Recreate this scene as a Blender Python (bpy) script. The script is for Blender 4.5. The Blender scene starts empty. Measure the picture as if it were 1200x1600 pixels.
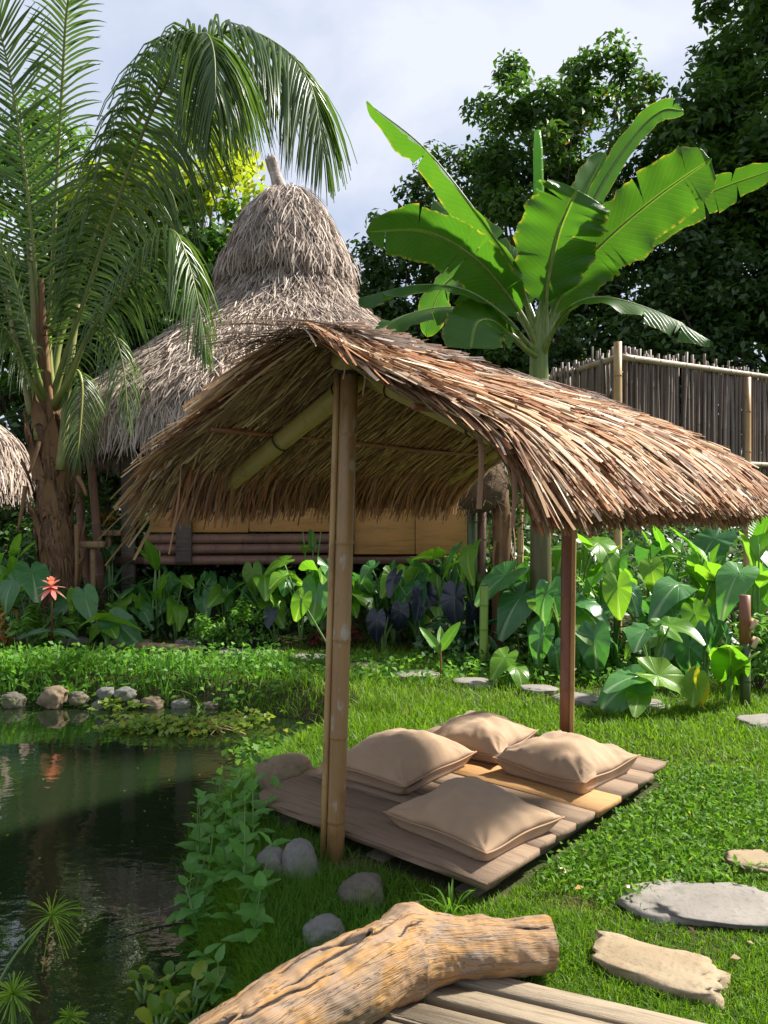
import bpy, math, random
import numpy as np
from mathutils import Vector, Matrix, noise

R = math.radians
rng = np.random.default_rng(11)
random.seed(11)
scene = bpy.context.scene
COL = scene.collection

# ------------------------------------------------------------------ camera, sky, sun, exposure
CAM_H = 1.5
cam_data = bpy.data.cameras.new('camera')
cam = bpy.data.objects.new('camera', cam_data)
COL.objects.link(cam)
cam.location = (0, 0, CAM_H)
cam.rotation_euler = (R(90), 0, 0)
cam_data.sensor_fit = 'VERTICAL'
cam_data.sensor_height = 36.0
cam_data.lens = 27.0            # 1200 px of focal length on a 1600 px tall frame
cam_data.clip_end = 2000
cam_data.clip_start = 0.05
scene.camera = cam

SUN_DIR = Vector((0.93, 0.37, 0.0)).normalized()      # towards the sun, on the ground
SUN_EL = R(45)
sun_vec = Vector((SUN_DIR.x * math.cos(SUN_EL), SUN_DIR.y * math.cos(SUN_EL), math.sin(SUN_EL)))

world = bpy.data.worlds.new('World')
scene.world = world
world.use_nodes = True
wn, wl = world.node_tree.nodes, world.node_tree.links
wn.clear()
w_out = wn.new('ShaderNodeOutputWorld')
w_bg = wn.new('ShaderNodeBackground')
w_bg.inputs['Strength'].default_value = 0.10
w_sky = wn.new('ShaderNodeTexSky')
w_sky.sky_type = 'NISHITA'
w_sky.sun_disc = False
w_sky.sun_elevation = SUN_EL
w_sky.sun_rotation = math.atan2(SUN_DIR.x, SUN_DIR.y)
w_sky.air_density = 1.0
w_sky.dust_density = 1.5
w_tc = wn.new('ShaderNodeTexCoord')
w_map = wn.new('ShaderNodeMapping')
w_map.inputs['Scale'].default_value = (1.0, 1.0, 1.9)
w_map.inputs['Location'].default_value = (0.35, 0.1, 0.2)
w_no = wn.new('ShaderNodeTexNoise')
w_no.inputs['Scale'].default_value = 2.3
w_no.inputs['Detail'].default_value = 7
w_no.inputs['Roughness'].default_value = 0.52
w_no.inputs['Distortion'].default_value = 0.35
w_ramp = wn.new('ShaderNodeValToRGB')          # thin cloud to thick bright cloud
cr = w_ramp.color_ramp
cr.elements[0].position = 0.36
cr.elements[0].color = (1.5, 1.84, 2.55, 1)
cr.elements[1].position = 0.62
cr.elements[1].color = (3.0, 3.15, 3.55, 1)
w_cov = wn.new('ShaderNodeMapRange')           # how much blue sky comes through
w_cov.inputs['From Min'].default_value = 0.2
w_cov.inputs['From Max'].default_value = 0.6
w_cov.inputs['To Min'].default_value = 0.8
w_cov.inputs['To Max'].default_value = 1.0
w_mix = wn.new('ShaderNodeMix')
w_mix.data_type = 'RGBA'
wl.new(w_tc.outputs['Generated'], w_map.inputs['Vector'])
wl.new(w_map.outputs['Vector'], w_no.inputs['Vector'])
wl.new(w_no.outputs['Fac'], w_ramp.inputs['Fac'])
wl.new(w_no.outputs['Fac'], w_cov.inputs['Value'])
wl.new(w_cov.outputs['Result'], w_mix.inputs['Factor'])
wl.new(w_sky.outputs['Color'], w_mix.inputs['A'])
wl.new(w_ramp.outputs['Color'], w_mix.inputs['B'])
wl.new(w_mix.outputs['Result'], w_bg.inputs['Color'])
wl.new(w_bg.outputs['Background'], w_out.inputs['Surface'])

sun_data = bpy.data.lights.new('sun', 'SUN')
sun_data.energy = 3.9
sun_data.angle = R(4)
sun_data.color = (1.0, 0.95, 0.87)
sun = bpy.data.objects.new('sun', sun_data)
COL.objects.link(sun)
sun.location = (8, 3, 12)
sun.rotation_euler = (-sun_vec).to_track_quat('-Z', 'Y').to_euler()

vs = scene.view_settings
vs.view_transform = 'Standard'
vs.look = 'None'
vs.exposure = 1.55
vs.gamma = 1.0
scene.cycles.use_denoising = True
scene.cycles.max_bounces = 8
scene.cycles.diffuse_bounces = 4
scene.cycles.glossy_bounces = 3
scene.cycles.transmission_bounces = 4
scene.cycles.transparent_max_bounces = 4
scene.cycles.sample_clamp_indirect = 6

# ------------------------------------------------------------------ helpers
def at(px, py, d):
    """a point d metres ahead of the viewpoint, given as a position in the 1200 x 1600 picture"""
    return np.array([(px - 600) / 1200 * d, d, CAM_H + (800 - py) / 1200 * d])


def nrm(a):
    a = np.asarray(a, float)
    n = np.linalg.norm(a, axis=-1, keepdims=True)
    return a / np.maximum(n, 1e-9)


def mesh_data(name, V, quads=None, tris=None, rnd=None, uv=None, smooth=False):
    V = np.asarray(V, np.float32).reshape(-1, 3)
    me = bpy.data.meshes.new(name)
    loops, starts, n = [], [], 0
    if quads is not None and len(quads):
        q = np.asarray(quads, np.int32).reshape(-1, 4)
        loops.append(q.ravel()); starts.append(np.arange(len(q)) * 4); n = len(q) * 4
    if tris is not None and len(tris):
        t = np.asarray(tris, np.int32).reshape(-1, 3)
        loops.append(t.ravel()); starts.append(n + np.arange(len(t)) * 3)
    L = np.concatenate(loops); S = np.concatenate(starts)
    me.vertices.add(len(V)); me.vertices.foreach_set('co', V.ravel())
    me.loops.add(len(L)); me.loops.foreach_set('vertex_index', L)
    me.polygons.add(len(S)); me.polygons.foreach_set('loop_start', S.astype(np.int32))
    if smooth:
        me.polygons.foreach_set('use_smooth', np.ones(len(S), bool))
    if rnd is not None:
        a = me.attributes.new('rnd', 'FLOAT', 'POINT')
        a.data.foreach_set('value', np.asarray(rnd, np.float32).ravel())
    if uv is not None:
        ul = me.uv_layers.new(name='UVMap')
        ul.data.foreach_set('uv', np.asarray(uv, np.float32).reshape(-1, 2)[L].ravel())
    me.update(calc_edges=True)
    return me


def link(name, me, material=None, parent=None, loc=None, label=None, cat=None, group=None, kind=None):
    o = bpy.data.objects.new(name, me)
    COL.objects.link(o)
    if material is not None and len(me.materials) == 0:
        me.materials.append(material)
    if parent is not None:
        o.parent = parent
    if loc is not None:
        o.location = loc
    tag(o, label, cat, group, kind)
    return o


def tag(o, label=None, cat=None, group=None, kind=None):
    if label: o['label'] = label
    if cat: o['category'] = cat
    if group: o['group'] = group
    if kind: o['kind'] = kind
    return o


def thing(name, label, cat, loc=(0, 0, 0), rotz=0.0, group=None):
    o = bpy.data.objects.new(name, None)
    o.empty_display_size = 0.2
    COL.objects.link(o)
    o.location = loc
    o.rotation_euler = (0, 0, rotz)
    return tag(o, label, cat, group)


class MB:
    """collects pieces of ONE mesh"""
    def __init__(s):
        s.V, s.Q, s.T, s.R, s.U, s.n = [], [], [], [], [], 0

    def add(s, V, quads=None, tris=None, rnd=None, uv=None):
        V = np.asarray(V, float).reshape(-1, 3)
        s.V.append(V)
        if quads is not None and len(quads): s.Q.append(np.asarray(quads, int).reshape(-1, 4) + s.n)
        if tris is not None and len(tris): s.T.append(np.asarray(tris, int).reshape(-1, 3) + s.n)
        s.R.append(np.full(len(V), 0.5) if rnd is None else (np.full(len(V), rnd) if np.isscalar(rnd) else np.asarray(rnd).ravel()))
        s.U.append(np.zeros((len(V), 2)) if uv is None else np.asarray(uv, float).reshape(-1, 2))
        s.n += len(V)
        return s

    def mesh(s, name, smooth=False):
        return mesh_data(name, np.concatenate(s.V), np.concatenate(s.Q) if s.Q else None,
                         np.concatenate(s.T) if s.T else None, np.concatenate(s.R), np.concatenate(s.U), smooth)

    def obj(s, name, material, parent=None, smooth=False, **k):
        return link(name, s.mesh(name, smooth), material, parent, **k)


def strips(P, W, rnd=None, mid=None):
    """N ribbons of K points: centre lines P (N,K,3), half widths W (N,K,3); mid lifts the centre line (a folded blade)"""
    N, K = P.shape[:2]
    if rnd is None: rnd = rng.random(N)
    t = np.linspace(0, 1, K)
    if mid is None:
        V = np.stack([P - W, P + W], 2).reshape(-1, 3)
        b = (np.arange(N)[:, None] * K + np.arange(K - 1)[None]) * 2
        Q = np.stack([b, b + 1, b + 3, b + 2], -1).reshape(-1, 4)
        uv = np.zeros((N, K, 2, 2)); uv[:, :, 1, 0] = 1; uv[..., 1] = t[None, :, None]
        return V, Q, np.repeat(rnd, K * 2), uv.reshape(-1, 2)
    V = np.stack([P - W, P + mid, P + W], 2).reshape(-1, 3)
    b = (np.arange(N)[:, None] * K + np.arange(K - 1)[None]) * 3
    Q = np.concatenate([np.stack([b + j, b + j + 1, b + j + 4, b + j + 3], -1).reshape(-1, 4) for j in (0, 1)])
    uv = np.zeros((N, K, 3, 2)); uv[:, :, 1, 0] = .5; uv[:, :, 2, 0] = 1; uv[..., 1] = t[None, :, None]
    return V, Q, np.repeat(rnd, K * 3), uv.reshape(-1, 2)


def spline(pts, n):
    pts = np.asarray(pts, float)
    p = np.vstack([2 * pts[0] - pts[1], pts, 2 * pts[-1] - pts[-2]])
    u = np.linspace(0, len(pts) - 1, n)
    i = np.minimum(u.astype(int), len(pts) - 2)
    f = (u - i)[:, None]
    a, b, c, d = p[i], p[i + 1], p[i + 2], p[i + 3]
    return 0.5 * (2 * b + (c - a) * f + (2 * a - 5 * b + 4 * c - d) * f ** 2 + (3 * b - a - 3 * c + d) * f ** 3)


def tube(C, rad, n=8, cap=True):
    C = np.asarray(C, float); K = len(C)
    rad = np.broadcast_to(np.asarray(rad, float), (K,))
    T = nrm(np.gradient(C, axis=0))
    h = np.array([0.31, 0.2, 0.93]) if abs(T[0, 2]) < 0.9 else np.array([1.0, 0.1, 0])
    S = nrm(h - (T @ h)[:, None] * T)
    B = np.cross(T, S)
    a = np.arange(n) / n * 2 * np.pi
    V = C[:, None] + rad[:, None, None] * (np.cos(a)[None, :, None] * S[:, None] + np.sin(a)[None, :, None] * B[:, None])
    i, j = np.meshgrid(np.arange(K - 1), np.arange(n), indexing='ij')
    j2 = (j + 1) % n
    Q = np.stack([i * n + j, i * n + j2, (i + 1) * n + j2, (i + 1) * n + j], -1).reshape(-1, 4)
    uv = np.stack(np.broadcast_arrays((a / 2 / np.pi)[None, :], np.linspace(0, 1, K)[:, None]), -1).reshape(-1, 2)
    V = V.reshape(-1, 3); Tr = None
    if cap:
        V = np.vstack([V, C[0], C[-1]]); uv = np.vstack([uv, [0, 0], [0, 1]])
        jj = np.arange(n); k2 = (jj + 1) % n
        Tr = np.vstack([np.stack([np.full(n, K * n), k2, jj], -1),
                        np.stack([np.full(n, K * n + 1), (K - 1) * n + jj, (K - 1) * n + k2], -1)])
    return V, Q, Tr, uv


def add_tube(mb, C, rad, n=8, rnd=None, cap=True):
    V, Q, T, uv = tube(C, rad, n, cap)
    mb.add(V, Q, T, rnd, uv)
    return mb


def box(mb, c, size, rot=None, rnd=None, jit=0.0):
    """a box whose long edges are a little chamfered"""
    s = np.asarray(size, float) / 2
    b = min(s) * 0.18
    V, k = [], 0
    for x in (-1, 1):
        for (y, z) in ((-1, -1 + 0), (1, -1), (1, 1), (-1, 1)):
            V.append((x * s[0], y * (s[1] - b), z * s[2]))
            V.append((x * s[0], y * s[1], z * (s[2] - b)))
    V = np.array(V)
    order = [0, 2, 3, 5, 4, 6, 7, 1]
    V = V[[o for o in order] + [o + 8 for o in order]]
    if jit: V = V + rng.normal(0, jit, V.shape)
    Q = [(i, (i + 1) % 8, 8 + (i + 1) % 8, 8 + i) for i in range(8)]
    T = [(0, i + 1, i) for i in range(1, 7)] + [(8, 8 + i, 8 + i + 1) for i in range(1, 7)]
    if rot is not None: V = V @ np.asarray(rot, float).T
    mb.add(V + np.asarray(c, float), Q, T, rnd)
    return mb


def grid_quads(n, m):
    i, j = np.meshgrid(np.arange(n - 1), np.arange(m - 1), indexing='ij')
    a = i * m + j
    return np.stack([a, a + 1, a + m + 1, a + m], -1).reshape(-1, 4)


def fbm(P, s=1.0, oct=4):
    return np.array([noise.fractal(Vector(p) * s, 1.0, 2.0, oct) for p in np.asarray(P).reshape(-1, 3)])


def sinoise(x, y, seed=0):
    """cheap smooth noise for big point sets, about -1..1"""
    r = np.random.default_rng(seed)
    z = 0
    for k in range(6):
        a = r.random() * 6.28; f = 0.8 * 1.7 ** k
        z = z + np.sin((x * math.cos(a) + y * math.sin(a)) * f + r.random() * 6.28 + 0.7 * np.sin(x * f * .6 - y * f * .4)) / 1.35 ** k
    return z / 2.6


# ------------------------------------------------------------------ materials
class NT:
    def __init__(s, name):
        s.m = bpy.data.materials.new(name)
        s.m.use_nodes = True
        s.t = s.m.node_tree
        s.t.nodes.clear()
        s.out = s.t.nodes.new('ShaderNodeOutputMaterial')

    def n(s, typ, **k):
        nd = s.t.nodes.new('ShaderNode' + typ)
        for key, v in k.items():
            if key in nd.bl_rna.properties.keys(): setattr(nd, key, v)
            else:
                inp = nd.inputs[key.replace('_', ' ')] if isinstance(key, str) else nd.inputs[key]
                s.put(inp, v)
        return nd

    def put(s, inp, v):
        if hasattr(v, 'is_output') or isinstance(v, bpy.types.NodeSocket): s.t.links.new(v, inp)
        else: inp.default_value = v

    def mix(s, f, a, b, blend='MIX'):
        nd = s.t.nodes.new('ShaderNodeMix'); nd.data_type = 'RGBA'; nd.blend_type = blend
        for key, v in (('Factor', f), ('A', a), ('B', b)):
            inp = [i for i in nd.inputs if i.name == key and (i.type == 'RGBA' if key != 'Factor' else i.type == 'VALUE')][0]
            if isinstance(v, tuple) and len(v) == 3: v = v + (1,)
            s.put(inp, v)
        return [o for o in nd.outputs if o.type == 'RGBA'][0]

    def math(s, op, a, b=0.0, c=None, clamp=False):
        nd = s.t.nodes.new('ShaderNodeMath'); nd.operation = op; nd.use_clamp = clamp
        s.put(nd.inputs[0], a); s.put(nd.inputs[1], b)
        if c is not None: s.put(nd.inputs[2], c)
        return nd.outputs[0]

    def rng(s, v, a, b, c=0.0, d=1.0):
        nd = s.t.nodes.new('ShaderNodeMapRange')
        s.put(nd.inputs['Value'], v)
        for key, x in (('From Min', a), ('From Max', b), ('To Min', c), ('To Max', d)): nd.inputs[key].default_value = x
        return nd.outputs['Result']

    def coord(s, which='Object', scale=(1, 1, 1)):
        tc = s.t.nodes.new('ShaderNodeTexCoord'); mp = s.t.nodes.new('ShaderNodeMapping')
        mp.inputs['Scale'].default_value = scale
        s.t.links.new(tc.outputs[which], mp.inputs['Vector'])
        return mp.outputs['Vector']

    def noise(s, vec, scale, detail=4, rough=0.55, dist=0.0):
        nd = s.n('TexNoise')
        nd.inputs['Scale'].default_value = scale; nd.inputs['Detail'].default_value = detail
        nd.inputs['Roughness'].default_value = rough; nd.inputs['Distortion'].default_value = dist
        s.t.links.new(vec, nd.inputs['Vector'])
        return nd.outputs['Fac']

    def attr(s, name='rnd'):
        nd = s.n('Attribute'); nd.attribute_name = name
        return nd.outputs['Fac']

    def objrand(s):
        return s.n('ObjectInfo').outputs['Random']

    def bump(s, h, strength=0.3, dist=0.01):
        nd = s.n('Bump'); nd.inputs['Strength'].default_value = strength; nd.inputs['Distance'].default_value = dist
        s.t.links.new(h, nd.inputs['Height'])
        return nd.outputs['Normal']

    def finish(s, color, rough=0.6, normal=None, spec=0.4, trans=0.0, tcol=None, **k):
        p = s.n('BsdfPrincipled')
        s.put(p.inputs['Base Color'], color + (1,) if isinstance(color, tuple) and len(color) == 3 else color)
        s.put(p.inputs['Roughness'], rough)
        s.put(p.inputs['Specular IOR Level'], spec)
        for key, v in k.items(): s.put(p.inputs[key.replace('_', ' ')], v)
        if normal is not None: s.t.links.new(normal, p.inputs['Normal'])
        sh = p.outputs[0]
        if trans:
            tr = s.n('BsdfTranslucent')
            c = color if tcol is None else tcol
            s.put(tr.inputs['Color'], c + (1,) if isinstance(c, tuple) and len(c) == 3 else c)
            if normal is not None: s.t.links.new(normal, tr.inputs['Normal'])
            mx = s.n('MixShader'); mx.inputs[0].default_value = trans
            s.t.links.new(sh, mx.inputs[1]); s.t.links.new(tr.outputs[0], mx.inputs[2])
            sh = mx.outputs[0]
        s.t.links.new(sh, s.out.inputs['Surface'])
        return s.m


def leaf_mat(name, a, b, trans=0.4, rough=0.42, spec=0.45, yellow=None, tboost=1.5, by='rnd'):
    """small leaves: colour runs from a to b from leaf to leaf, light comes through"""
    t = NT(name)
    r = t.attr() if by == 'rnd' else t.objrand()
    c = t.mix(r, a, b)
    if yellow is not None:
        c = t.mix(t.rng(r, 0.955, 0.975), c, yellow)
    tc = t.mix(1.0, c, (tboost * 1.0, tboost * 1.05, tboost * 0.55), 'MULTIPLY')
    return t.finish(c, rough, None, spec, trans, tc)


def big_leaf_mat(name, a, b, rib, mode, trans=0.4, rough=0.36, spec=0.5, tboost=1.7, edge=None, nv=26, stripe=None):
    """big leaves: UV x runs across (midrib at 0.5), y along; side veins by mode: 'pinnate' or 'heart'"""
    t = NT(name)
    uvn = t.n('UVMap'); sep = t.n('SeparateXYZ'); t.t.links.new(uvn.outputs[0], sep.inputs[0])
    u, v = sep.outputs[0], sep.outputs[1]
    w = t.math('ABSOLUTE', t.math('SUBTRACT', u, 0.5))
    r = t.objrand()
    big = t.noise(t.coord('Object', (1, 1, 1)), 7.0, 3)
    c = t.mix(t.math('ADD', t.math('MULTIPLY', r, 0.65), t.math('MULTIPLY', t.rng(big, .3, .7), 0.35)), a, b)
    if mode == 'pinnate':
        ph = t.math('MULTIPLY', t.math('ADD', v, t.math('MULTIPLY', w, -0.22)), nv)
        ribm = t.rng(w, 0.035, 0.012)
    else:                      # UV x is the angle round the stalk, y the distance from it
        ph = t.math('MULTIPLY', u, nv)
        ribm = t.math('MULTIPLY', t.rng(w, 0.013, 0.004), 1.0)
    tri = t.math('ABSOLUTE', t.math('SUBTRACT', t.math('FRACT', ph), 0.5))
    vein = t.rng(tri, 0.40, 0.5)
    c = t.mix(t.math('MULTIPLY', vein, 0.13 if mode == 'heart' else 0.14), c, rib)
    c = t.mix(ribm, c, rib)
    if stripe is not None:
        c = t.mix(t.rng(w, 0.40, 0.44), c, stripe)
    if edge is not None:
        e = t.math('MULTIPLY', t.rng(w, 0.455, 0.5), t.rng(t.noise(t.coord('UV', (1, 9, 1)), 3.0, 3), .45, .62))
        c = t.mix(e, c, edge)
    tc = t.mix(1.0, c, (tboost, tboost * 1.05, tboost * 0.45), 'MULTIPLY')
    nb = t.bump(t.math('ADD', vein, t.math('MULTIPLY', big, .6)), 0.35, 0.006)
    return t.finish(c, rough, nb, spec, trans, tc)


def thatch_mat(name, cols, trans=0.12, rough=0.75):
    t = NT(name)
    rp = t.n('ValToRGB'); t.t.links.new(t.attr(), rp.inputs['Fac'])
    el = rp.color_ramp.elements
    while len(el) < len(cols): el.new(0.5)
    for i, c in enumerate(cols):
        el[i].position = i / (len(cols) - 1); el[i].color = c + (1,)
    st = t.noise(t.coord('UV', (6, 1.2, 1)), 2.2, 4)
    c = t.mix(t.rng(st, 0.45, 0.75, 0.0, 0.4), rp.outputs['Color'], (0.10, 0.062, 0.04))
    return t.finish(c, rough, t.bump(st, 0.3, .004), 0.25, trans)


def wood_mat(name, a, b, dark, along=(14, 14, 1.2), scale=3.0, rough=0.75, bump=0.4, spot=None):
    t = NT(name)
    v = t.coord('Object', along)
    g = t.noise(v, scale, 8, 0.62, 0.6)
    f = t.noise(v, scale * 5, 5, 0.6)
    l = t.noise(t.coord('Object', (1, 1, 1)), 2.2, 4)
    r = t.objrand()
    c = t.mix(t.math('ADD', t.math('MULTIPLY', t.rng(l, .3, .7), .6), t.math('MULTIPLY', r, .4)), a, b)
    c = t.mix(t.rng(g, 0.5, 0.72, 0, 0.75), c, dark)
    c = t.mix(t.rng(f, 0.55, 0.75, 0, 0.45), c, dark)
    if spot is not None:
        s = t.noise(t.coord('Object', (9, 9, 5)), 2.0, 4)
        c = t.mix(t.rng(s, 0.64, 0.70, 0, .8), c, spot)
    return t.finish(c, rough, t.bump(t.math('ADD', g, f), bump, 0.006), 0.3)


def bamboo_mat(name, a, b, stain, rough=0.42, lich=None, axis='Z'):
    t = NT(name)
    sc = {'Z': (1, 1, .06), 'X': (.06, 1, 1)}[axis]
    st = t.noise(t.coord('UV', (1, .15, 1)), 26, 3)
    l = t.noise(t.coord('Object', (1, 1, .45)), 3.0, 5, .6)
    c = t.mix(t.rng(l, .35, .65), a, b)
    c = t.mix(t.rng(st, .5, .8, 0, .5), c, stain)
    s2 = t.noise(t.coord('Object', (3, 3, 1.3)), 4.0, 5, .65)
    c = t.mix(t.rng(s2, .56, .72, 0, .75), c, stain)
    if lich is not None:
        s3 = t.noise(t.coord('Object', (1, 1, .5)), 17.0, 3, .5)
        c = t.mix(t.rng(s3, .62, .72, 0, .55), c, lich)
    return t.finish(c, rough, t.bump(st, .12, .003), 0.45)


def stone_mat(name, a, b, dark, scale=6.0, moss=None):
    t = NT(name)
    v = t.coord('Object', (1, 1, 1))
    g = t.noise(v, scale, 8, .65); f = t.noise(v, scale * 9, 4, .6)
    r = t.objrand()
    c = t.mix(t.rng(g, .35, .68), a, b)
    c = t.mix(t.rng(f, .5, .75, 0, .6), c, dark)
    if moss is not None:
        c = t.mix(t.rng(t.noise(v, scale * .6, 5), .52, .66, 0, .8), c, moss)
    return t.finish(c, .85, t.bump(t.math('ADD', g, t.math('MULTIPLY', f, .5)), .55, .01), .25)


M = {}
M['grass'] = leaf_mat('grass_blade', (0.070, 0.158, 0.008), (0.195, 0.33, 0.020), .45, .5, .3, (0.30, 0.26, 0.08))
M['grass_deep'] = leaf_mat('shade_grass_blade', (0.06, 0.17, 0.014), (0.15, 0.31, 0.03), .45, .5, .3)
M['dry_grass'] = leaf_mat('dry_grass_blade', (0.19, 0.12, 0.07), (0.36, 0.26, 0.15), .2, .7, .2)
M['cover'] = leaf_mat('ground_cover_leaf', (0.06, 0.16, 0.014), (0.15, 0.29, 0.03), .45, .55, .22, (.40, .36, .05))
M['cover_cool'] = leaf_mat('bank_cover_leaf', (0.06, 0.18, 0.022), (0.16, 0.33, 0.04), .45, .5, .25)
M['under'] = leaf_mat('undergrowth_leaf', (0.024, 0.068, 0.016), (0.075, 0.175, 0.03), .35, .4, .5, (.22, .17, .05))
M['shrub'] = leaf_mat('shrub_leaf', (0.06, 0.18, 0.02), (0.17, 0.33, 0.04), .42, .38, .5, (.5, .4, .05))
M['weed'] = leaf_mat('weed_leaf', (0.09, 0.24, 0.05), (0.16, 0.36, 0.07), .45, .42, .4)
M['water_leaf'] = leaf_mat('water_plant_leaf', (0.10, 0.22, 0.02), (0.34, 0.40, 0.05), .45, .4, .45, (.42, .20, .06))
M['palm_leaf'] = leaf_mat('palm_leaflet', (0.050, 0.108, 0.022), (0.125, 0.195, 0.048), .4, .34, .55, (.30, .27, .08), 1.3)
M['papyrus'] = leaf_mat('papyrus_ray', (0.12, 0.26, 0.02), (0.30, 0.42, 0.05), .4, .5, .3)
M['tree_dark'] = leaf_mat('dark_tree_leaf', (0.026, 0.064, 0.018), (0.075, 0.145, 0.034), .32, .42, .45, (.14, .12, .03), 1.3)
M['tree_mid'] = leaf_mat('tree_leaf', (0.034, 0.092, 0.018), (0.10, 0.19, 0.032), .4, .42, .45, (.20, .13, .03))
M['tree_bright'] = leaf_mat('mango_leaf', (0.03, 0.10, 0.015), (0.12, 0.24, 0.025), .42, .36, .5)
M['tree_young'] = leaf_mat('young_mango_leaf', (0.22, 0.32, 0.02), (0.40, 0.42, 0.03), .45, .4, .45)
M['taro'] = big_leaf_mat('taro_leaf', (0.035, 0.145, 0.045), (0.105, 0.28, 0.060), (0.26, 0.38, 0.20), 'heart', .35, .30, .6, 1.6, nv=12)
M['taro_light'] = big_leaf_mat('light_taro_leaf', (0.10, 0.26, 0.02), (0.19, 0.36, 0.03), (0.34, 0.48, 0.12), 'heart', .5, .34, .5, 1.5, nv=12)
M['taro_dark'] = big_leaf_mat('purple_taro_leaf', (0.012, 0.014, 0.028), (0.022, 0.030, 0.045), (0.05, 0.05, 0.07), 'heart', .12, .30, .6, 1.2, nv=12)
M['taro_yellow'] = big_leaf_mat('yellow_taro_leaf', (0.55, 0.44, 0.03), (0.50, 0.50, 0.04), (0.6, 0.5, 0.2), 'heart', .45, .45, .4, 1.3, nv=12)
M['lance'] = big_leaf_mat('lance_leaf', (0.07, 0.24, 0.018), (0.18, 0.37, 0.035), (0.30, 0.42, 0.10), 'pinnate', .45, .33, .5, 1.6, nv=16)
M['lance_cool'] = big_leaf_mat('cool_lance_leaf', (0.03, 0.11, 0.04), (0.08, 0.20, 0.07), (0.30, 0.40, 0.22), 'pinnate', .35, .30, .6, 1.5, nv=16)
M['striped'] = big_leaf_mat('striped_leaf', (0.024, 0.085, 0.03), (0.05, 0.14, 0.045), (0.05, 0.12, 0.05), 'pinnate', .3, .32, .6, 1.4, nv=10, stripe=(.20, .30, .16))
M['banana'] = big_leaf_mat('banana_leaf', (0.030, 0.105, 0.012), (0.065, 0.155, 0.018), (0.18, 0.28, 0.05), 'pinnate', .5, .36, .45, 1.75, (.40, .27, .05), 34)
M['croton'] = leaf_mat('croton_leaf', (0.40, 0.13, 0.03), (0.42, 0.30, 0.05), .3, .4, .5)
M['red_leaf'] = leaf_mat('red_leaf', (0.10, 0.02, 0.02), (0.22, 0.05, 0.04), .3, .4, .5)
M['stalk'] = leaf_mat('green_stalk', (0.10, 0.22, 0.05), (0.20, 0.32, 0.09), .1, .45, .4, by='obj')
M['petiole'] = wood_mat('palm_petiole', (0.20, 0.26, 0.07), (0.34, 0.28, 0.12), (0.16, 0.12, 0.05), (6, 6, 1), 2.0, .5, .15)
M['rachis'] = leaf_mat('palm_rachis', (0.16, 0.20, 0.05), (0.26, 0.28, 0.07), .05, .45, .4, by='obj')
M['flower_pink'] = leaf_mat('pink_petal', (0.80, 0.24, 0.22), (0.90, 0.45, 0.40), .3, .4, .4)
M['flower_white'] = leaf_mat('white_petal', (0.7, 0.7, 0.66), (0.8, 0.8, 0.78), .3, .5, .3)
M['thatch_new'] = thatch_mat('fresh_palm_thatch', [(.10, .055, .035), (.42, .175, .07), (.34, .21, .115), (.52, .32, .16), (.24, .13, .09), (.60, .45, .29), (.78, .65, .48)], .10)
M['thatch_under'] = thatch_mat('thatch_underside', [(.12, .07, .035), (.32, .205, .09), (.42, .30, .14), (.62, .50, .27)], .15)
M['thatch_ridge'] = thatch_mat('weathered_ridge_thatch', [(.16, .11, .085), (.30, .21, .16), (.44, .34, .27), (.60, .50, .41)], .10)
M['thatch_old'] = thatch_mat('weathered_hut_thatch', [(.19, .14, .115), (.34, .265, .215), (.48, .39, .32), (.61, .51, .42), (.74, .64, .54)], .06)
M['bamboo_post'] = bamboo_mat('aged_bamboo', (.33, .20, .075), (.24, .125, .045), (.10, .05, .022), .38, (.42, .43, .40))
M['bamboo_strip'] = bamboo_mat('split_bamboo', (.46, .31, .12), (.34, .19, .07), (.13, .065, .03), .4)
M['bamboo_red'] = bamboo_mat('reddish_bamboo', (.26, .105, .045), (.18, .07, .035), (.07, .032, .02), .4)
M['bamboo_green'] = bamboo_mat('yellow_green_bamboo', (.36, .29, .075), (.29, .25, .06), (.12, .085, .03), .36)
M['bamboo_fresh'] = bamboo_mat('green_bamboo', (.045, .085, .02), (.08, .095, .03), (.03, .035, .018), .4)
M['bamboo_lime'] = bamboo_mat('lime_bamboo', (.20, .30, .03), (.14, .25, .03), (.10, .12, .03), .4)
M['bamboo_grey'] = bamboo_mat('grey_bamboo_cane', (.205, .155, .12), (.125, .092, .07), (.055, .04, .032), .6)
M['bamboo_rail'] = bamboo_mat('pale_bamboo_rail', (.40, .33, .22), (.28, .22, .13), (.12, .09, .06), .55)
M['twine'] = NT('dark_twine').finish((.035, .025, .02), .9)
M['plank'] = wood_mat('weathered_deck_plank', (.285, .195, .125), (.185, .125, .08), (.07, .045, .03), (1.1, 16, 16), 2.6, .8, .55)
M['plank_orange'] = wood_mat('orange_deck_plank', (.46, .245, .085), (.38, .21, .09), (.15, .08, .04), (1.1, 16, 16), 2.6, .75, .5)
M['beam'] = wood_mat('grey_beam', (.20, .16, .13), (.14, .11, .09), (.06, .045, .035), (1.1, 14, 14), 3, .85, .5)
M['slat'] = wood_mat('grey_slat', (.34, .27, .185), (.25, .195, .13), (.08, .06, .04), (1.2, 18, 18), 2.8, .8, .6)
M['plywood'] = wood_mat('orange_wall_board', (.66, .33, .11), (.58, .29, .10), (.32, .15, .05), (1.0, 6, 9), 1.4, .6, .1)
M['hut_wood'] = wood_mat('dark_hut_wood', (.16, .09, .05), (.11, .06, .04), (.04, .025, .018), (10, 10, 1), 2.4, .7, .3)
M['pole_red'] = bamboo_mat('red_brown_pole', (.30, .16, .105), (.23, .12, .085), (.09, .05, .04), .55)
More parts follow.
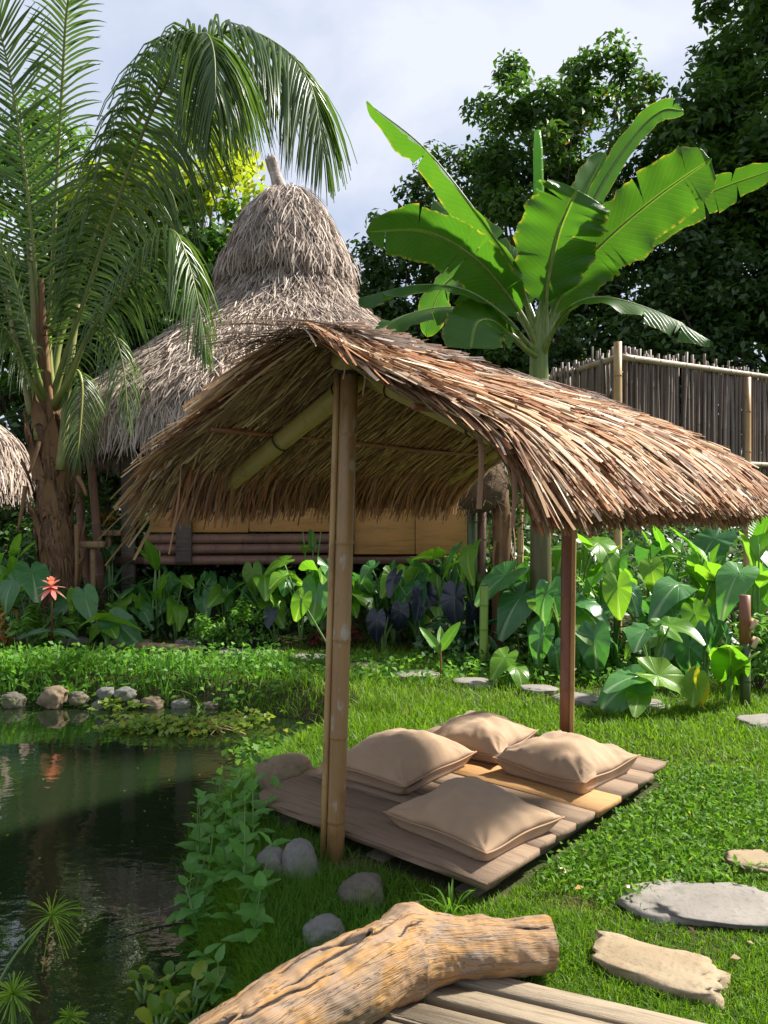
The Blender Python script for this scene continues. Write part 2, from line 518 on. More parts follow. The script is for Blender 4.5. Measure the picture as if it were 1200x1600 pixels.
M['soil_stake'] = wood_mat('stake_wood', (.34, .22, .11), (.26, .16, .08), (.1, .06, .03), (8, 8, 1), 3, .7, .3)
M['fresh_wood'] = wood_mat('pale_cut_wood', (.62, .46, .27), (.55, .38, .21), (.35, .22, .11), (2, 12, 12), 3, .7, .2)
M['stone_grey'] = stone_mat('grey_stone', (.155, .15, .13), (.25, .24, .205), (.09, .085, .07), 7, (.14, .16, .08))
M['stone_dark'] = stone_mat('dark_stone', (.10, .09, .07), (.20, .17, .13), (.05, .045, .035), 8, (.13, .13, .05))
M['stone_tan'] = stone_mat('tan_stone', (.20, .145, .09), (.28, .21, .13), (.11, .08, .05), 6, (.14, .13, .07))
M['stone_slab'] = stone_mat('grey_flagstone', (.205, .185, .16), (.275, .25, .215), (.12, .11, .095), 4)
M['stone_slab_tan'] = stone_mat('tan_flagstone', (.27, .20, .12), (.34, .27, .175), (.14, .095, .055), 5)
M['coir'] = wood_mat('coir', (.17, .11, .06), (.12, .075, .045), (.04, .028, .02), (20, 20, 20), 2, .95, 1.0)

# ------------------------------------------------------------------ ground, pond
POND = np.array([(-.30, -3), (-.34, 1.0), (-.46, 2.0), (-.62, 2.7), (-.85, 3.4), (-1.02, 4.1), (-.93, 4.7), (-.66, 5.35),
                 (-.36, 5.85), (-.42, 6.2), (-.9, 6.48), (-1.4, 6.68), (-2.5, 6.85), (-5, 6.95), (-14, 7.1), (-14, -3)])
WATER_Z = -0.22


def pond_sd(x, y):
    """distance to the pond's edge, negative over the water"""
    x = np.asarray(x, float); y = np.asarray(y, float)
    d = np.full(x.shape, 1e9); inside = np.zeros(x.shape, bool)
    n = len(POND)
    for i in range(n):
        x0, y0 = POND[i]; x1, y1 = POND[(i + 1) % n]
        ex, ey = x1 - x0, y1 - y0
        t = np.clip(((x - x0) * ex + (y - y0) * ey) / (ex * ex + ey * ey), 0, 1)
        d = np.minimum(d, np.hypot(x - x0 - t * ex, y - y0 - t * ey))
        c = (y0 > y) != (y1 > y)
        with np.errstate(divide='ignore', invalid='ignore'):
            inside ^= c & (x < ex * (y - y0) / (ey if abs(ey) > 1e-9 else 1e-9) + x0)
    d = d + 0.05 * sinoise(x * 2.2, y * 2.2, 3)
    return np.where(inside, -d, d)


def smooth(a, b, x):
    t = np.clip((x - a) / (b - a), 0, 1)
    return t * t * (3 - 2 * t)


def ground_h(x, y):
    x = np.asarray(x, float); y = np.asarray(y, float)
    sd = pond_sd(x, y)
    z = np.where(sd > 0, WATER_Z - 0.02 + (0.24) * smooth(0, 0.26, sd), WATER_Z - 0.02 - 0.6 * smooth(0, 0.7, -sd))
    z = z + 0.018 * sinoise(x * 1.5, y * 1.5, 5) * smooth(.1, .6, sd)
    z = z + 0.25 * smooth(8.2, 10.5, y) * smooth(0, 2, sd)
    return z


gx = np.concatenate([-np.geomspace(400, 9.2, 22), np.arange(-9, 6.01, 0.085), np.geomspace(6.2, 400, 22)])
gy = np.concatenate([-np.geomspace(200, 1.2, 14), np.arange(-1, 11.01, 0.085), np.geomspace(11.2, 600, 22)])
GX, GY = np.meshgrid(gx, gy, indexing='ij')
GZ = ground_h(GX, GY)
t = NT('garden_ground')
v = t.coord('Object', (1, 1, 1))
n1, n2, n3 = t.noise(v, 1.1, 6), t.noise(v, 9, 6, .65), t.noise(v, 60, 4, .6)
c = t.mix(t.rng(n1, .38, .62), (.040, .062, .014), (.060, .048, .026))
c = t.mix(t.rng(n2, .5, .7, 0, .7), c, (.090, .066, .040))
c = t.mix(t.rng(n3, .5, .7, 0, .5), c, (.025, .022, .012))
M['ground'] = t.finish(c, .95, t.bump(t.math('ADD', n2, n3), .8, .02), .15)
gv = np.stack([GX, GY, GZ], -1).reshape(-1, 3)
link('ground', mesh_data('ground', gv, grid_quads(len(gx), len(gy)), smooth=True), M['ground'], kind='structure')

t = NT('pond_water')
v = t.coord('Object', (1, 1.6, 1))
w1, w2 = t.noise(v, 2.6, 3, .5), t.noise(v, 14, 3, .5)
M['water'] = t.finish((.012, .021, .008), .012, t.bump(t.math('ADD', w1, t.math('MULTIPLY', w2, .22)), .10, .03), .5, IOR=2.4)
wx, wy = np.meshgrid(np.linspace(-13.5, 0.2, 30), np.linspace(-2.8, 7.4, 30), indexing='ij')
link('pond_water', mesh_data('pond_water', np.stack([wx, wy, np.full(wx.shape, WATER_Z)], -1), grid_quads(30, 30), smooth=True),
     M['water'], kind='structure')


# ------------------------------------------------------------------ stones
def stone_mesh(name, r, seed, e=0.75, rough=0.12, sub=4, flat=None):
    import bmesh
    bm = bmesh.new()
    bmesh.ops.create_icosphere(bm, subdivisions=sub, radius=1)
    off = Vector((seed * 3.7, seed * 1.3, seed * 2.1))
    for vtx in bm.verts:
        d = vtx.co.normalized()
        p = Vector([math.copysign(abs(k) ** e, k) for k in d])
        if flat: p.z = math.copysign(abs(d.z) ** flat, d.z)
        f = 1 + rough * 1.5 * noise.fractal(d * 1.3 + off, 1, 2, 4)
        g = rough * .25 * noise.fractal(d * 6 + off, 1, 2, 4)
        vtx.co = Vector((p.x * r[0] * (f + g), p.y * r[1] * (f + g), p.z * r[2] * (1 + (f - 1) * .4 + g)))
    me = bpy.data.meshes.new(name)
    bm.to_mesh(me); bm.free()
    me.polygons.foreach_set('use_smooth', np.ones(len(me.polygons), bool))
    return me


HOLES = []       # (x, y, rx, ry, angle) where no grass grows


def stone(name, x, y, r, mat, label, cat='stone', seed=1, rot=0, sink=.35, e=.85, rough=.12, group=None, flat=None, tilt=0, z=None):
    zz = float(ground_h(x, y)) if z is None else z
    o = link(name, stone_mesh(name, r, seed, e, rough, 4 if max(r) > .06 else 3, flat), M[mat], None, (x, y, zz + r[2] * (1 - 2 * sink)),
             label, cat, group)
    o.rotation_euler = (R(tilt), 0, R(rot))
    HOLES.append((x, y, r[0] * .93, r[1] * .93, R(rot)))
    return o


# flat stepping stones on the lawn, then the row that crosses the far lawn
stone('stepping_stone', 1.27, 2.88, (.31, .17, .032), 'stone_slab', 'large smooth grey flagstone in the short grass, between two tan ones', 'stepping stone', 4, -8, .40, .72, .26, 'flagstones on the near lawn', .35)
stone('stepping_stone', .905, 2.51, (.225, .11, .034), 'stone_slab_tan', 'long tan flagstone with rough layered top beside the wooden slats', 'stepping stone', 9, -28, .38, .66, .22, 'flagstones on the near lawn', .35)
stone('stepping_stone', 1.62, 3.22, (.18, .10, .034), 'stone_slab_tan', 'tan flagstone with ridged top beyond the grey flagstone', 'stepping stone', 13, -20, .38, .7, .24, 'flagstones on the near lawn', .35)
STEP_LABEL = {3: 'tan stepping stone by the low bright taro near the palm', 4: 'grey stepping stone beside the fallen brown cane', 7: 'grey stepping stone under the leaning single leaf', 8: 'tan stepping stone behind the front bamboo post',
              9: 'grey stepping stone between the tan one and the young sprout', 10: 'grey stepping stone past the young sprout, by the three-leaved taro', 11: 'grey stepping stone between the three-leaved taro and the rear post',
              12: 'widest grey stepping stone of the row, by the glass-headed garden stake', 13: 'grey stepping stone half hidden by the young taro on long stalks', 14: 'grey stepping stone past the short bamboo post'}
for i, (px, py, w) in enumerate([(-20, 996, 60), (35, 999, 44), (112, 1004, 52), (202, 1006, 62), (300, 1004, 44), (362, 1019, 48), (425, 1022, 34), (486, 1029, 58), (570, 1041, 50),
                                 (650, 1053, 62), (742, 1064, 56), (842, 1076, 50), (905, 1090, 76), (1010, 1100, 60), (1190, 1125, 70)]):
    d = 1.47 * 1200 / (py - 800)
    s = w * d / 1200
    stone('stepping_stone', (px - 600) / 1200 * d, d, (s * .56, s * .42, .04), 'stone_slab' if i not in (3, 8) else 'stone_slab_tan',
          STEP_LABEL.get(i, 'flat grey stepping stone in the row between the palm and the pond'),
          'stepping stone', 20 + i, random.uniform(-30, 30), .33, .75, .14, 'stepping stones in a row behind the pond', .4)
# rounded stones on the far bank of the pond
for i, (px, py, w, mat, lab) in enumerate([
        (82, 1085, 50, 'stone_tan', 'largest rounded brown stone on the far pond bank'),
        (122, 1086, 32, 'stone_dark', 'small dark stone tucked against the large brown one on the pond bank'),
        (165, 1078, 30, 'stone_grey', 'light grey stone leaning on others at the pond bank'),
        (160, 1098, 32, 'stone_grey', 'low grey stone at the water line of the pond bank'),
        (195, 1080, 34, 'stone_grey', 'flat grey-green stone lying across the pond bank stones'),
        (207, 1096, 26, 'stone_dark', 'small brown stone under the flat grey-green one'),
        (239, 1096, 38, 'stone_tan', 'square brown block stone by the floating pond plants'),
        (284, 1098, 34, 'stone_grey', 'mossy grey stone behind the floating pond plants'),
        (330, 1100, 30, 'stone_dark', 'half hidden mossy stone past the grey one at the bank'),
        (20, 1090, 40, 'stone_dark', 'grass covered dark stone at the bank below the palm')]):
    d = 6.78
    x = (px - 600) / 1200 * d; r = w * d / 2400 * .85
    stone('bank_stone', x, d, (r, r * .8, r * .78), mat, lab, 'stone', 50 + i, random.uniform(-25, 25), 0, .78, .26, 'stones along the far pond bank',
          z=CAM_H + (800 - py) / 1200 * d - r * .78 - .03)
stone('river_stone', -.345, 3.16, (.075, .06, .105), 'stone_grey', 'smooth pale egg-shaped stone leaning by the foot of the front post', seed=71, rot=20, sink=.3, e=.95, rough=.13, tilt=-18)
stone('river_stone', -.46, 3.17, (.065, .06, .085), 'stone_grey', 'rounder grey stone half hidden by leaves near the front post', seed=72, sink=.32, e=.9, rough=.18)
stone('river_stone', -.085, 2.93, (.085, .07, .07), 'stone_dark', 'dark mossy stone in the grass between post and log', seed=73, sink=.3, e=.85, rough=.2)
stone('river_stone', -.205, 2.66, (.072, .06, .06), 'stone_grey', 'streaked grey stone in the grass beside the log', seed=74, sink=.28, e=.85, rough=.2)
stone('river_stone', -.53, 4.16, (.16, .12, .11), 'stone_tan', 'large tan stone behind the corner of the wooden deck', seed=75, sink=.15, e=.9, rough=.14, rot=30)

# ------------------------------------------------------------------ the shelter's own frame: x across the roof, y along the ridge
SH_A = np.array([-.30, 3.07, 0.0])
SH_ROT = math.atan2(-.65, .76)
shelter = thing('thatched_shelter', 'small open thatched shelter on two bamboo posts over the wooden deck', 'shelter', SH_A, SH_ROT)


def sh_world(x, y):
    c, s = math.cos(SH_ROT), math.sin(SH_ROT)
    return SH_A[0] + x * c - y * s, SH_A[1] + x * s + y * c


def culm(p0, p1, r, n=14, step=.34, r1=None, bulge=.09, seg=None, wob=0.0):
    """a bamboo cane with its nodes"""
    p0 = np.asarray(p0, float); p1 = np.asarray(p1, float)
    L = np.linalg.norm(p1 - p0)
    ks = [0.0, 1.0]
    rs = {0.0: 1, 1.0: 1}
    k = step * random.uniform(.4, .9)
    while k < L - .03:
        for dk, f in ((-.012, 1), (-.006, 1 - bulge * .6), (0, 1 + bulge), (.007, 1 + bulge), (.014, 1)):
            rs[(k + dk) / L] = f
        k += step * random.uniform(.85, 1.15)
    ks = np.array(sorted(rs)); f = np.array([rs[a] for a in sorted(rs)])
    C = p0 + (p1 - p0) * ks[:, None]
    if wob: C = C + wob * np.sin(ks * 5 + random.random() * 6)[:, None] * np.array([1, .5, 0])
    rad = r + ((r1 if r1 else r) - r) * ks
    return C, rad * f, n


def add_culm(mb, *a, rnd=None, **k):
    C, rad, n = culm(*a, **k)
    V, Q, T, uv = tube(C, rad, n)
    uv = uv * np.array([1, np.linalg.norm(C[-1] - C[0])])
    return mb.add(V, Q, T, rnd, uv)


# posts
def ground_local(x, y):
    wx_, wy_ = sh_world(x, y)
    return float(ground_h(wx_, wy_))


fp = MB(); add_culm(fp, (-.075, .225, ground_local(-.07, .22) - .05), (-.012, .25, 2.10), .038, n=20, step=.42, bulge=.05)
front_post = fp.obj('post', M['bamboo_post'], shelter, True)
front_post['label'] = 'brown bamboo front post with grey lichen spots'
sp = MB(); add_culm(sp, (-.120, .198, ground_local(-.1, .2) - .04), (-.058, .222, 2.09), .0145, n=12, step=.5, bulge=.06)
link('split_strip', sp.mesh('split_strip', True), M['bamboo_strip'], front_post)
rp_ = MB(); add_culm(rp_, (-.045, 2.28, ground_local(0, 2.3) - .05), (-.02, 2.28, 2.10), .045, n=18, step=.5, bulge=.05)
rear_post = rp_.obj('post', M['bamboo_red'], shelter, True)
rear_post['label'] = 'reddish brown bamboo rear post'
sp = MB(); add_culm(sp, (.012, 2.235, ground_local(0, 2.3) - .04), (.04, 2.235, 2.06), .014, n=10, step=.5, bulge=.05)
link('split_strip', sp.mesh('split_strip', True), M['bamboo_strip'], rear_post)
mb = MB(); add_culm(mb, (.0, .165, 2.135), (.0, 2.66, 2.135), .040, n=18, step=.4); mb.obj('ridge_pole', M['bamboo_green'], shelter, True)
for sg in (-1, 1):
    for ty in (.335, 2.2):
        up_ = 0 if ty < 1 else .045
        mb = MB(); add_culm(mb, (sg * .03, ty, 2.085 + up_), (sg * .97, ty + .02, 1.645 + up_), .047 if ty < 1 else .034, n=18, step=.36, bulge=.04)
        rf = mb.obj('rafter', M['bamboo_green'], shelter, True)
        if ty == .335:
            for q in (.13, .56):
                lash = MB()
                c0 = np.array([sg * (.03 + .94 * q), ty + .02 * q, 2.085 - .44 * q])
                ax = nrm(np.array([sg * .94, .02, -.45])); e1 = np.array([0, 1, 0]); e2 = np.cross(ax, e1)
                a = np.linspace(0, 2 * np.pi, 17)
                add_tube(lash, c0 + .051 * (np.cos(a)[:, None] * e1 + np.sin(a)[:, None] * e2), .0035, 5)
                lash.obj('lashing', M['twine'], rf)
    for q, rr in ((.575, .013),):
        mb = MB(); yy = np.linspace(-.05, 2.66, 14)
        add_tube(mb, np.stack([np.full(14, sg * (.03 + .94 * q)) , yy, 2.085 - .44 * q + .040 + .006 * np.sin(yy * 4 + q * 9)], -1), rr, 8)
        mb.obj('batten', M['bamboo_red'], shelter, True)
# cross ties lashing ridge pole to the posts
for ty, p in ((.25, front_post), (2.28, rear_post)):
    lash = MB(); a = np.linspace(0, 6 * np.pi, 60)
    C = np.stack([-.012 + .052 * np.cos(a), ty + .05 * np.sin(a), 2.095 - .012 * a / 6 / np.pi], -1)
    add_tube(lash, C, .003, 5); lash.obj('lashing', M['twine'], p)

# roof profile: arc-length fraction q -> (s, z) and its outward normal
prof = spline([(0, 2.235), (.10, 2.185), (.32, 2.065), (.62, 1.915), (.89, 1.765), (1.02, 1.655), (1.12, 1.52)], 60)
_l = np.concatenate([[0], np.cumsum(np.linalg.norm(np.diff(prof, axis=0), axis=1))]); PROF_L = _l[-1]; _l = _l / _l[-1]
_tan = nrm(np.gradient(prof, axis=0))


def roof(sg, q, ty, off):
    qq = np.clip(q, 0, 1)
    s = np.interp(qq, _l, prof[:, 0]); z = np.interp(qq, _l, prof[:, 1])
    off = off + .022 * sinoise(q * 3.2 + sg * 5, ty * 2.4 + 0 * q, 61) * np.minimum(1, qq * 4)
    tx, tz = np.interp(qq, _l, _tan[:, 0]), np.interp(qq, _l, _tan[:, 1])
    ex = (q - qq) * PROF_L
    s = s + tx * ex; z = z + tz * ex
    s = s - tz * off; z = z + tx * off
    return np.stack(np.broadcast_arrays(sg * s, ty + 0 * s, z), -1)


T0, T1 = -.02, 2.43
for sg in (-1, 1):
    n, m = 24, 30
    q, ty = np.meshgrid(np.linspace(0, .985, n), np.linspace(T0 + .05, T1 - .05, m), indexing='ij')
    V = roof(sg, q, ty, -.03 + .008 * rng.normal(size=q.shape))
    link('thatch_backing', mesh_data('thatch_backing', V, grid_quads(n, m), rnd=np.full(n * m, .1)), M['thatch_under'], shelter)


def roof_strands(sg, N, q0, L, t0, drift, off0, off1, w, K=6, curl=.0, rnd=None, fold=False, tw=.5, qmax=None, tip=.75):
    k = np.linspace(0, 1, K)[None, :]
    q0, L, t0, drift, off0, off1, w = [np.broadcast_to(np.asarray(a, float), (N,))[:, None] for a in (q0, L, t0, drift, off0, off1, w)]
    q = q0 + (L / PROF_L) * k
    if qmax is not None:
        over = np.maximum(0, q[:, -1:] - np.broadcast_to(np.asarray(qmax, float), (N,))[:, None]); q = q - over
    ty = t0 + drift * k + curl * np.sin(k * 2.5 + rng.random((N, 1)) * 6) * rng.normal(size=(N, 1))
    off = off0 + (off1 - off0) * k
    P = roof(sg, q, ty, off)
    D = nrm(np.gradient(P, axis=1))
    nvec = np.cross(np.array([0, sg, 0.0]), D); nvec = nrm(nvec)
    nvec = np.where(nvec[..., 2:3] < 0, -nvec, nvec)
    side = nrm(np.cross(D, nvec))
    a = rng.normal(0, tw, (N, 1, 1))
    prof_w = np.interp(k, [0, .2, .7, 1], [.35, 1, .95, tip]) * np.ones_like(q)
    W = (side * np.cos(a) + nvec * np.sin(a)) * (w * prof_w)[..., None]
    mid = nvec * (w * .45)[..., None] if fold else None
    return strips(P, W, rnd, mid)


U = rng.uniform
top = MB()
for sg, N in ((1, 9500), (-1, 3000)):
    q0 = np.abs(U(-.02, .9, N)) ** .85
    V, Q, r_, uv = roof_strands(sg, N, q0, U(.22, .72, N), U(T0 + .03, T1, N), rng.normal(.04, .10, N), U(-.04, .02, N), U(-.01, .065, N), .0016 + .0075 * rng.random(N) ** 2.4, 7, .024, rng.random(N), qmax=U(.86, 1.05, N), tip=.35)
    top.add(V, Q, rnd=r_, uv=uv)
    N = 2600 if sg > 0 else 400
    V, Q, r_, uv = roof_strands(sg, N, U(.0, .8, N), U(.3, .75, N), U(T0 + .03, T1 - .1, N), rng.normal(.06, .12, N), U(-.02, .03, N), U(.0, .09, N), U(.004, .012, N), 7, .02, rng.random(N), True, .35, U(.88, 1.06, N), .6)
    top.add(V, Q, rnd=r_, uv=uv)
    N = 6500 if sg > 0 else 1500                # cut ends bundled at the eave
    V, Q, r_, uv = roof_strands(sg, N, U(.70, .9, N), U(.2, .4, N), U(T0 + .04, T1 - .02, N), rng.normal(0, .035, N), U(-.07, .0, N), U(-.15, .04, N), U(.002, .0075, N), 4, .008, rng.random(N) * .75, qmax=U(.965, 1.025, N), tw=1.0)
    top.add(V, Q, rnd=r_, uv=uv)
    N = 620                                     # gable end, splaying outwards
    for tt, dr in ((T0 + .05, -1), (T1 - .05, 1)):
        V, Q, r_, uv = roof_strands(sg, N, U(.0, .8, N), U(.2, .45, N), tt + U(-.1, .1, N), dr * U(.0, .14, N), U(-.015, .03, N), U(-.025, .05, N), U(.002, .008, N), 7, .016, rng.random(N), qmax=U(.8, 1.08, N))
        top.add(V, Q, rnd=r_, uv=uv)
top.obj('thatch', M['thatch_new'], shelter, kind='stuff')
und = MB()
for sg, N in ((-1, 6500), (1, 3000)):
    V, Q, r_, uv = roof_strands(sg, N, U(.0, .8, N), U(.18, .5, N), U(T0, T1, N), rng.normal(0, .05, N), U(-.05, -.03, N), U(-.07, -.035, N), U(.0018, .0055, N), 5, .016, rng.random(N), qmax=U(.88, 1.03, N))
    und.add(V, Q, rnd=r_, uv=uv)
und.obj('thatch_lining', M['thatch_under'], shelter, kind='stuff')
# weathered ridge cover: short leaflets combed over the right side, long straws along the crest
rg = MB()
N = 300
V, Q, r_, uv = roof_strands(1, N, U(-.02, .10, N), U(.12, .27, N), U(.10, .95, N), U(-.10, .02, N), U(.03, .05, N), U(.045, .105, N), U(.004, .009, N), 6, .012, U(.45, 1, N))
rg.add(V, Q, rnd=r_, uv=uv)
N = 1700
V, Q, r_, uv = roof_strands(1, N, U(-.02, .30, N), U(.15, .4, N), U(.6, T1, N), U(-.02, .2, N), U(.02, .05, N), U(.02, .07, N), U(.003, .006, N), 6, .02, U(0, .7, N))
rg.add(V, Q, rnd=r_, uv=uv)
N = 260                                         # straws along the ridge, spraying out over the front gable
k = np.linspace(0, 1, 6)[None, :]
t0 = np.concatenate([U(.15, .5, 150), U(.5, 2.2, N - 150)])[:, None]
ln = np.concatenate([-U(.3, .62, 150), U(-.6, .6, N - 150)])[:, None]
s0 = rng.normal(-.03, .05, (N, 1)); ds = np.concatenate([-U(-.02, .22, 150), rng.normal(0, .05, N - 150)])[:, None]
P = np.stack([s0 + ds * k, t0 + ln * k, 2.265 - .25 * np.abs(s0 + ds * k) + rng.normal(.0, .012, (N, 1)) - np.abs(ln) * .10 * k ** 2], -1)
W = nrm(np.cross(np.gradient(P, axis=1), np.array([0, 0, 1.0]))) * U(.003, .0075, (N, 1, 1))
V, Q, r_, uv = strips(P, W, U(0, .8, N)); rg.add(V, Q, rnd=r_, uv=uv)
rg.obj('ridge_cover', M['thatch_ridge'], shelter, kind='stuff')
# the broad leaf straps that can be told apart one by one
for i in range(285):
    if i < 190:      # on the lit slope
        a = (1, 1, U(.02, .72), U(.3, .62), U(T0 + .05, T1 - .25), rng.normal(.05, .10), U(.01, .04), U(.03, .10), U(.007, .018), 8, .012, U(0, 1, 1), True, .25, U(.9, 1.05))
    elif i < 235:    # hanging over the front gable on that side
        a = (1, 1, U(.18, .66), U(.28, .48), T0 + U(-.03, .06), U(-.07, .02), U(-.03, .02), U(-.06, .03), U(.008, .016), 8, .01, U(.2, 1, 1), True, .3, U(.84, 1.06))
    else:            # over the shaded side's front gable, splayed beyond the eave
        a = (-1, 1, U(.4, .85), U(.28, .55), T0 + U(-.06, .1), U(-.2, -.03), U(-.05, .02), U(-.05, .10), U(.004, .010), 8, .01, U(.2, .9, 1), True, .4, None)
    sg, n_, q0, L, tt, dr, o0, o1, w, K, cu, rr, fo, tw, qm = a
    V, Q, r_, uv = roof_strands(sg, 1, q0, L, tt, dr, o0, o1, w, K, cu, rr, fo, tw, qm)
    link('palm_leaf', mesh_data('palm_leaf', V, Q, rnd=r_, uv=uv), M['thatch_new'] if sg > 0 else M['thatch_under'], shelter)
# a few loose straws hanging free from the front edge
for x0, z0, ln_, w in ((.81, 1.84, .33, .009), (.935, 1.70, .25, .007), (.30, 2.07, .14, .003), (.20, 2.10, .10, .003), (-.55, 1.93, .12, .004), (-.84, 1.72, .42, .005)):
    k = np.linspace(0, 1, 6)[:, None]
    P = np.array([x0, -.02, z0]) + k * np.array([.035 if x0 > 0 else -.06, -.02, -ln_]) + np.sin(k * 4) * np.array([.012, 0, 0])
    W = np.tile(np.array([[w, w * .3, 0]]), (6, 1)) * np.minimum(1, .5 + k * 2)
    V, Q, r_, uv = strips(P[None], W[None], np.array([.62 if x0 > 0 else .3]), np.tile(np.array([[[0, -w * .5, 0]]]), (1, 6, 1)))
    link('hanging_straw', mesh_data('hanging_straw', V, Q, rnd=r_, uv=uv), M['thatch_new'], shelter)

# ------------------------------------------------------------------ deck
deck = thing('wooden_deck', 'low weathered plank deck under the thatched shelter', 'deck', SH_A, SH_ROT)
DZ = .115


def prism(mb, poly, z0, z1, ch=.004):
    poly = np.asarray(poly, float); n = len(poly); c = poly.mean(0)
    inn = c + (poly - c) * (1 - ch / np.linalg.norm(poly - c, axis=1, keepdims=True))
    V = np.vstack([np.c_[poly, np.full(n, z0)], np.c_[poly, np.full(n, z1 - ch)], np.c_[inn, np.full(n, z1)]])
    i = np.arange(n); j = (i + 1) % n
    Q = np.vstack([np.stack([i, j, j + n, i + n], -1), np.stack([i + n, j + n, j + 2 * n, i + 2 * n], -1)])
    T = np.vstack([np.stack([np.full(n - 2, 2 * n), 2 * n + i[1:-1], 2 * n + i[2:]], -1), np.stack([np.zeros(n - 2, int), i[2:], i[1:-1]], -1)])
    return mb.add(V, Q, T)


def wobble_edge(xs, y, amp, seed):
    return y + amp * sinoise(xs * 5, xs * 0 + seed, seed)


tedge = [.285, .685, .845, 1.02, 1.20, 1.46, 1.68, 1.88, 2.12]
for i in range(len(tedge) - 1):
    y0, y1 = tedge[i] + .0022, tedge[i + 1] - .0022
    x0, x1 = -.755 + rng.normal(0, .006), .655 + rng.normal(0, .008)
    xs = np.linspace(x0, x1, 9)
    lo = wobble_edge(xs, y0, .003, i + 1); hi = wobble_edge(xs, y1, .003, i + 31)
    poly = [(a, b) for a, b in zip(xs, lo)] + [(a, b) for a, b in zip(xs[::-1], hi[::-1])]
    if i == 0:                 # worn round at the pond-side corner
        poly = [(x0 + .16, y0)] + poly[2:9] + poly[9:17] + [(x0, y1), (x0 - .005, y0 + .14), (x0 + .03, y0 + .06), (x0 + .08, y0 + .02)]
    mb = MB(); prism(mb, poly, DZ - .028, DZ + rng.normal(0, .0018))
    o = mb.obj('plank', M['plank_orange'] if i == 4 else M['plank'], deck)
    o['label'] = ['wide worn front board of the deck', None, None, None, 'orange brown deck plank', None, None, None][i] or 'weathered grey brown deck plank'
for y in (.45, 1.2, 1.95):
    mb = MB(); box(mb, (-.02, y, DZ - .062), (1.22, .07, .062)); mb.obj('joist', M['beam'], deck)
for x in (-.55, .05, .52):
    mb = MB(); box(mb, (x, 1.2, DZ - .135), (.10, 1.72, .08)); mb.obj('bearer', M['beam'], deck)

# ------------------------------------------------------------------ cushions
t = NT('tan_canvas')
v = t.coord('Object', (1, 1, 1))
wv = t.math('MULTIPLY', t.math('SINE', t.math('MULTIPLY', t.n('SeparateXYZ', Vector=v).outputs[0], 1900)), t.math('SINE', t.math('MULTIPLY', t.n('SeparateXYZ', Vector=v).outputs[1], 1900)))
ln1, ln2 = t.noise(v, 5, 5), t.noise(v, 26, 4)
c = t.mix(t.rng(ln1, .35, .7), (.405, .272, .165), (.35, .232, .138))
c = t.mix(t.rng(ln2, .6, .75, 0, .35), c, (.36, .225, .13))
M['canvas'] = t.finish(c, .78, t.bump(t.math('ADD', t.math('MULTIPLY', ln2, 1.0), t.math('MULTIPLY', wv, .12)), .35, .006), .25, Sheen_Weight=.15)
M['seam'] = NT('canvas_seam').finish((.36, .22, .125), .85)


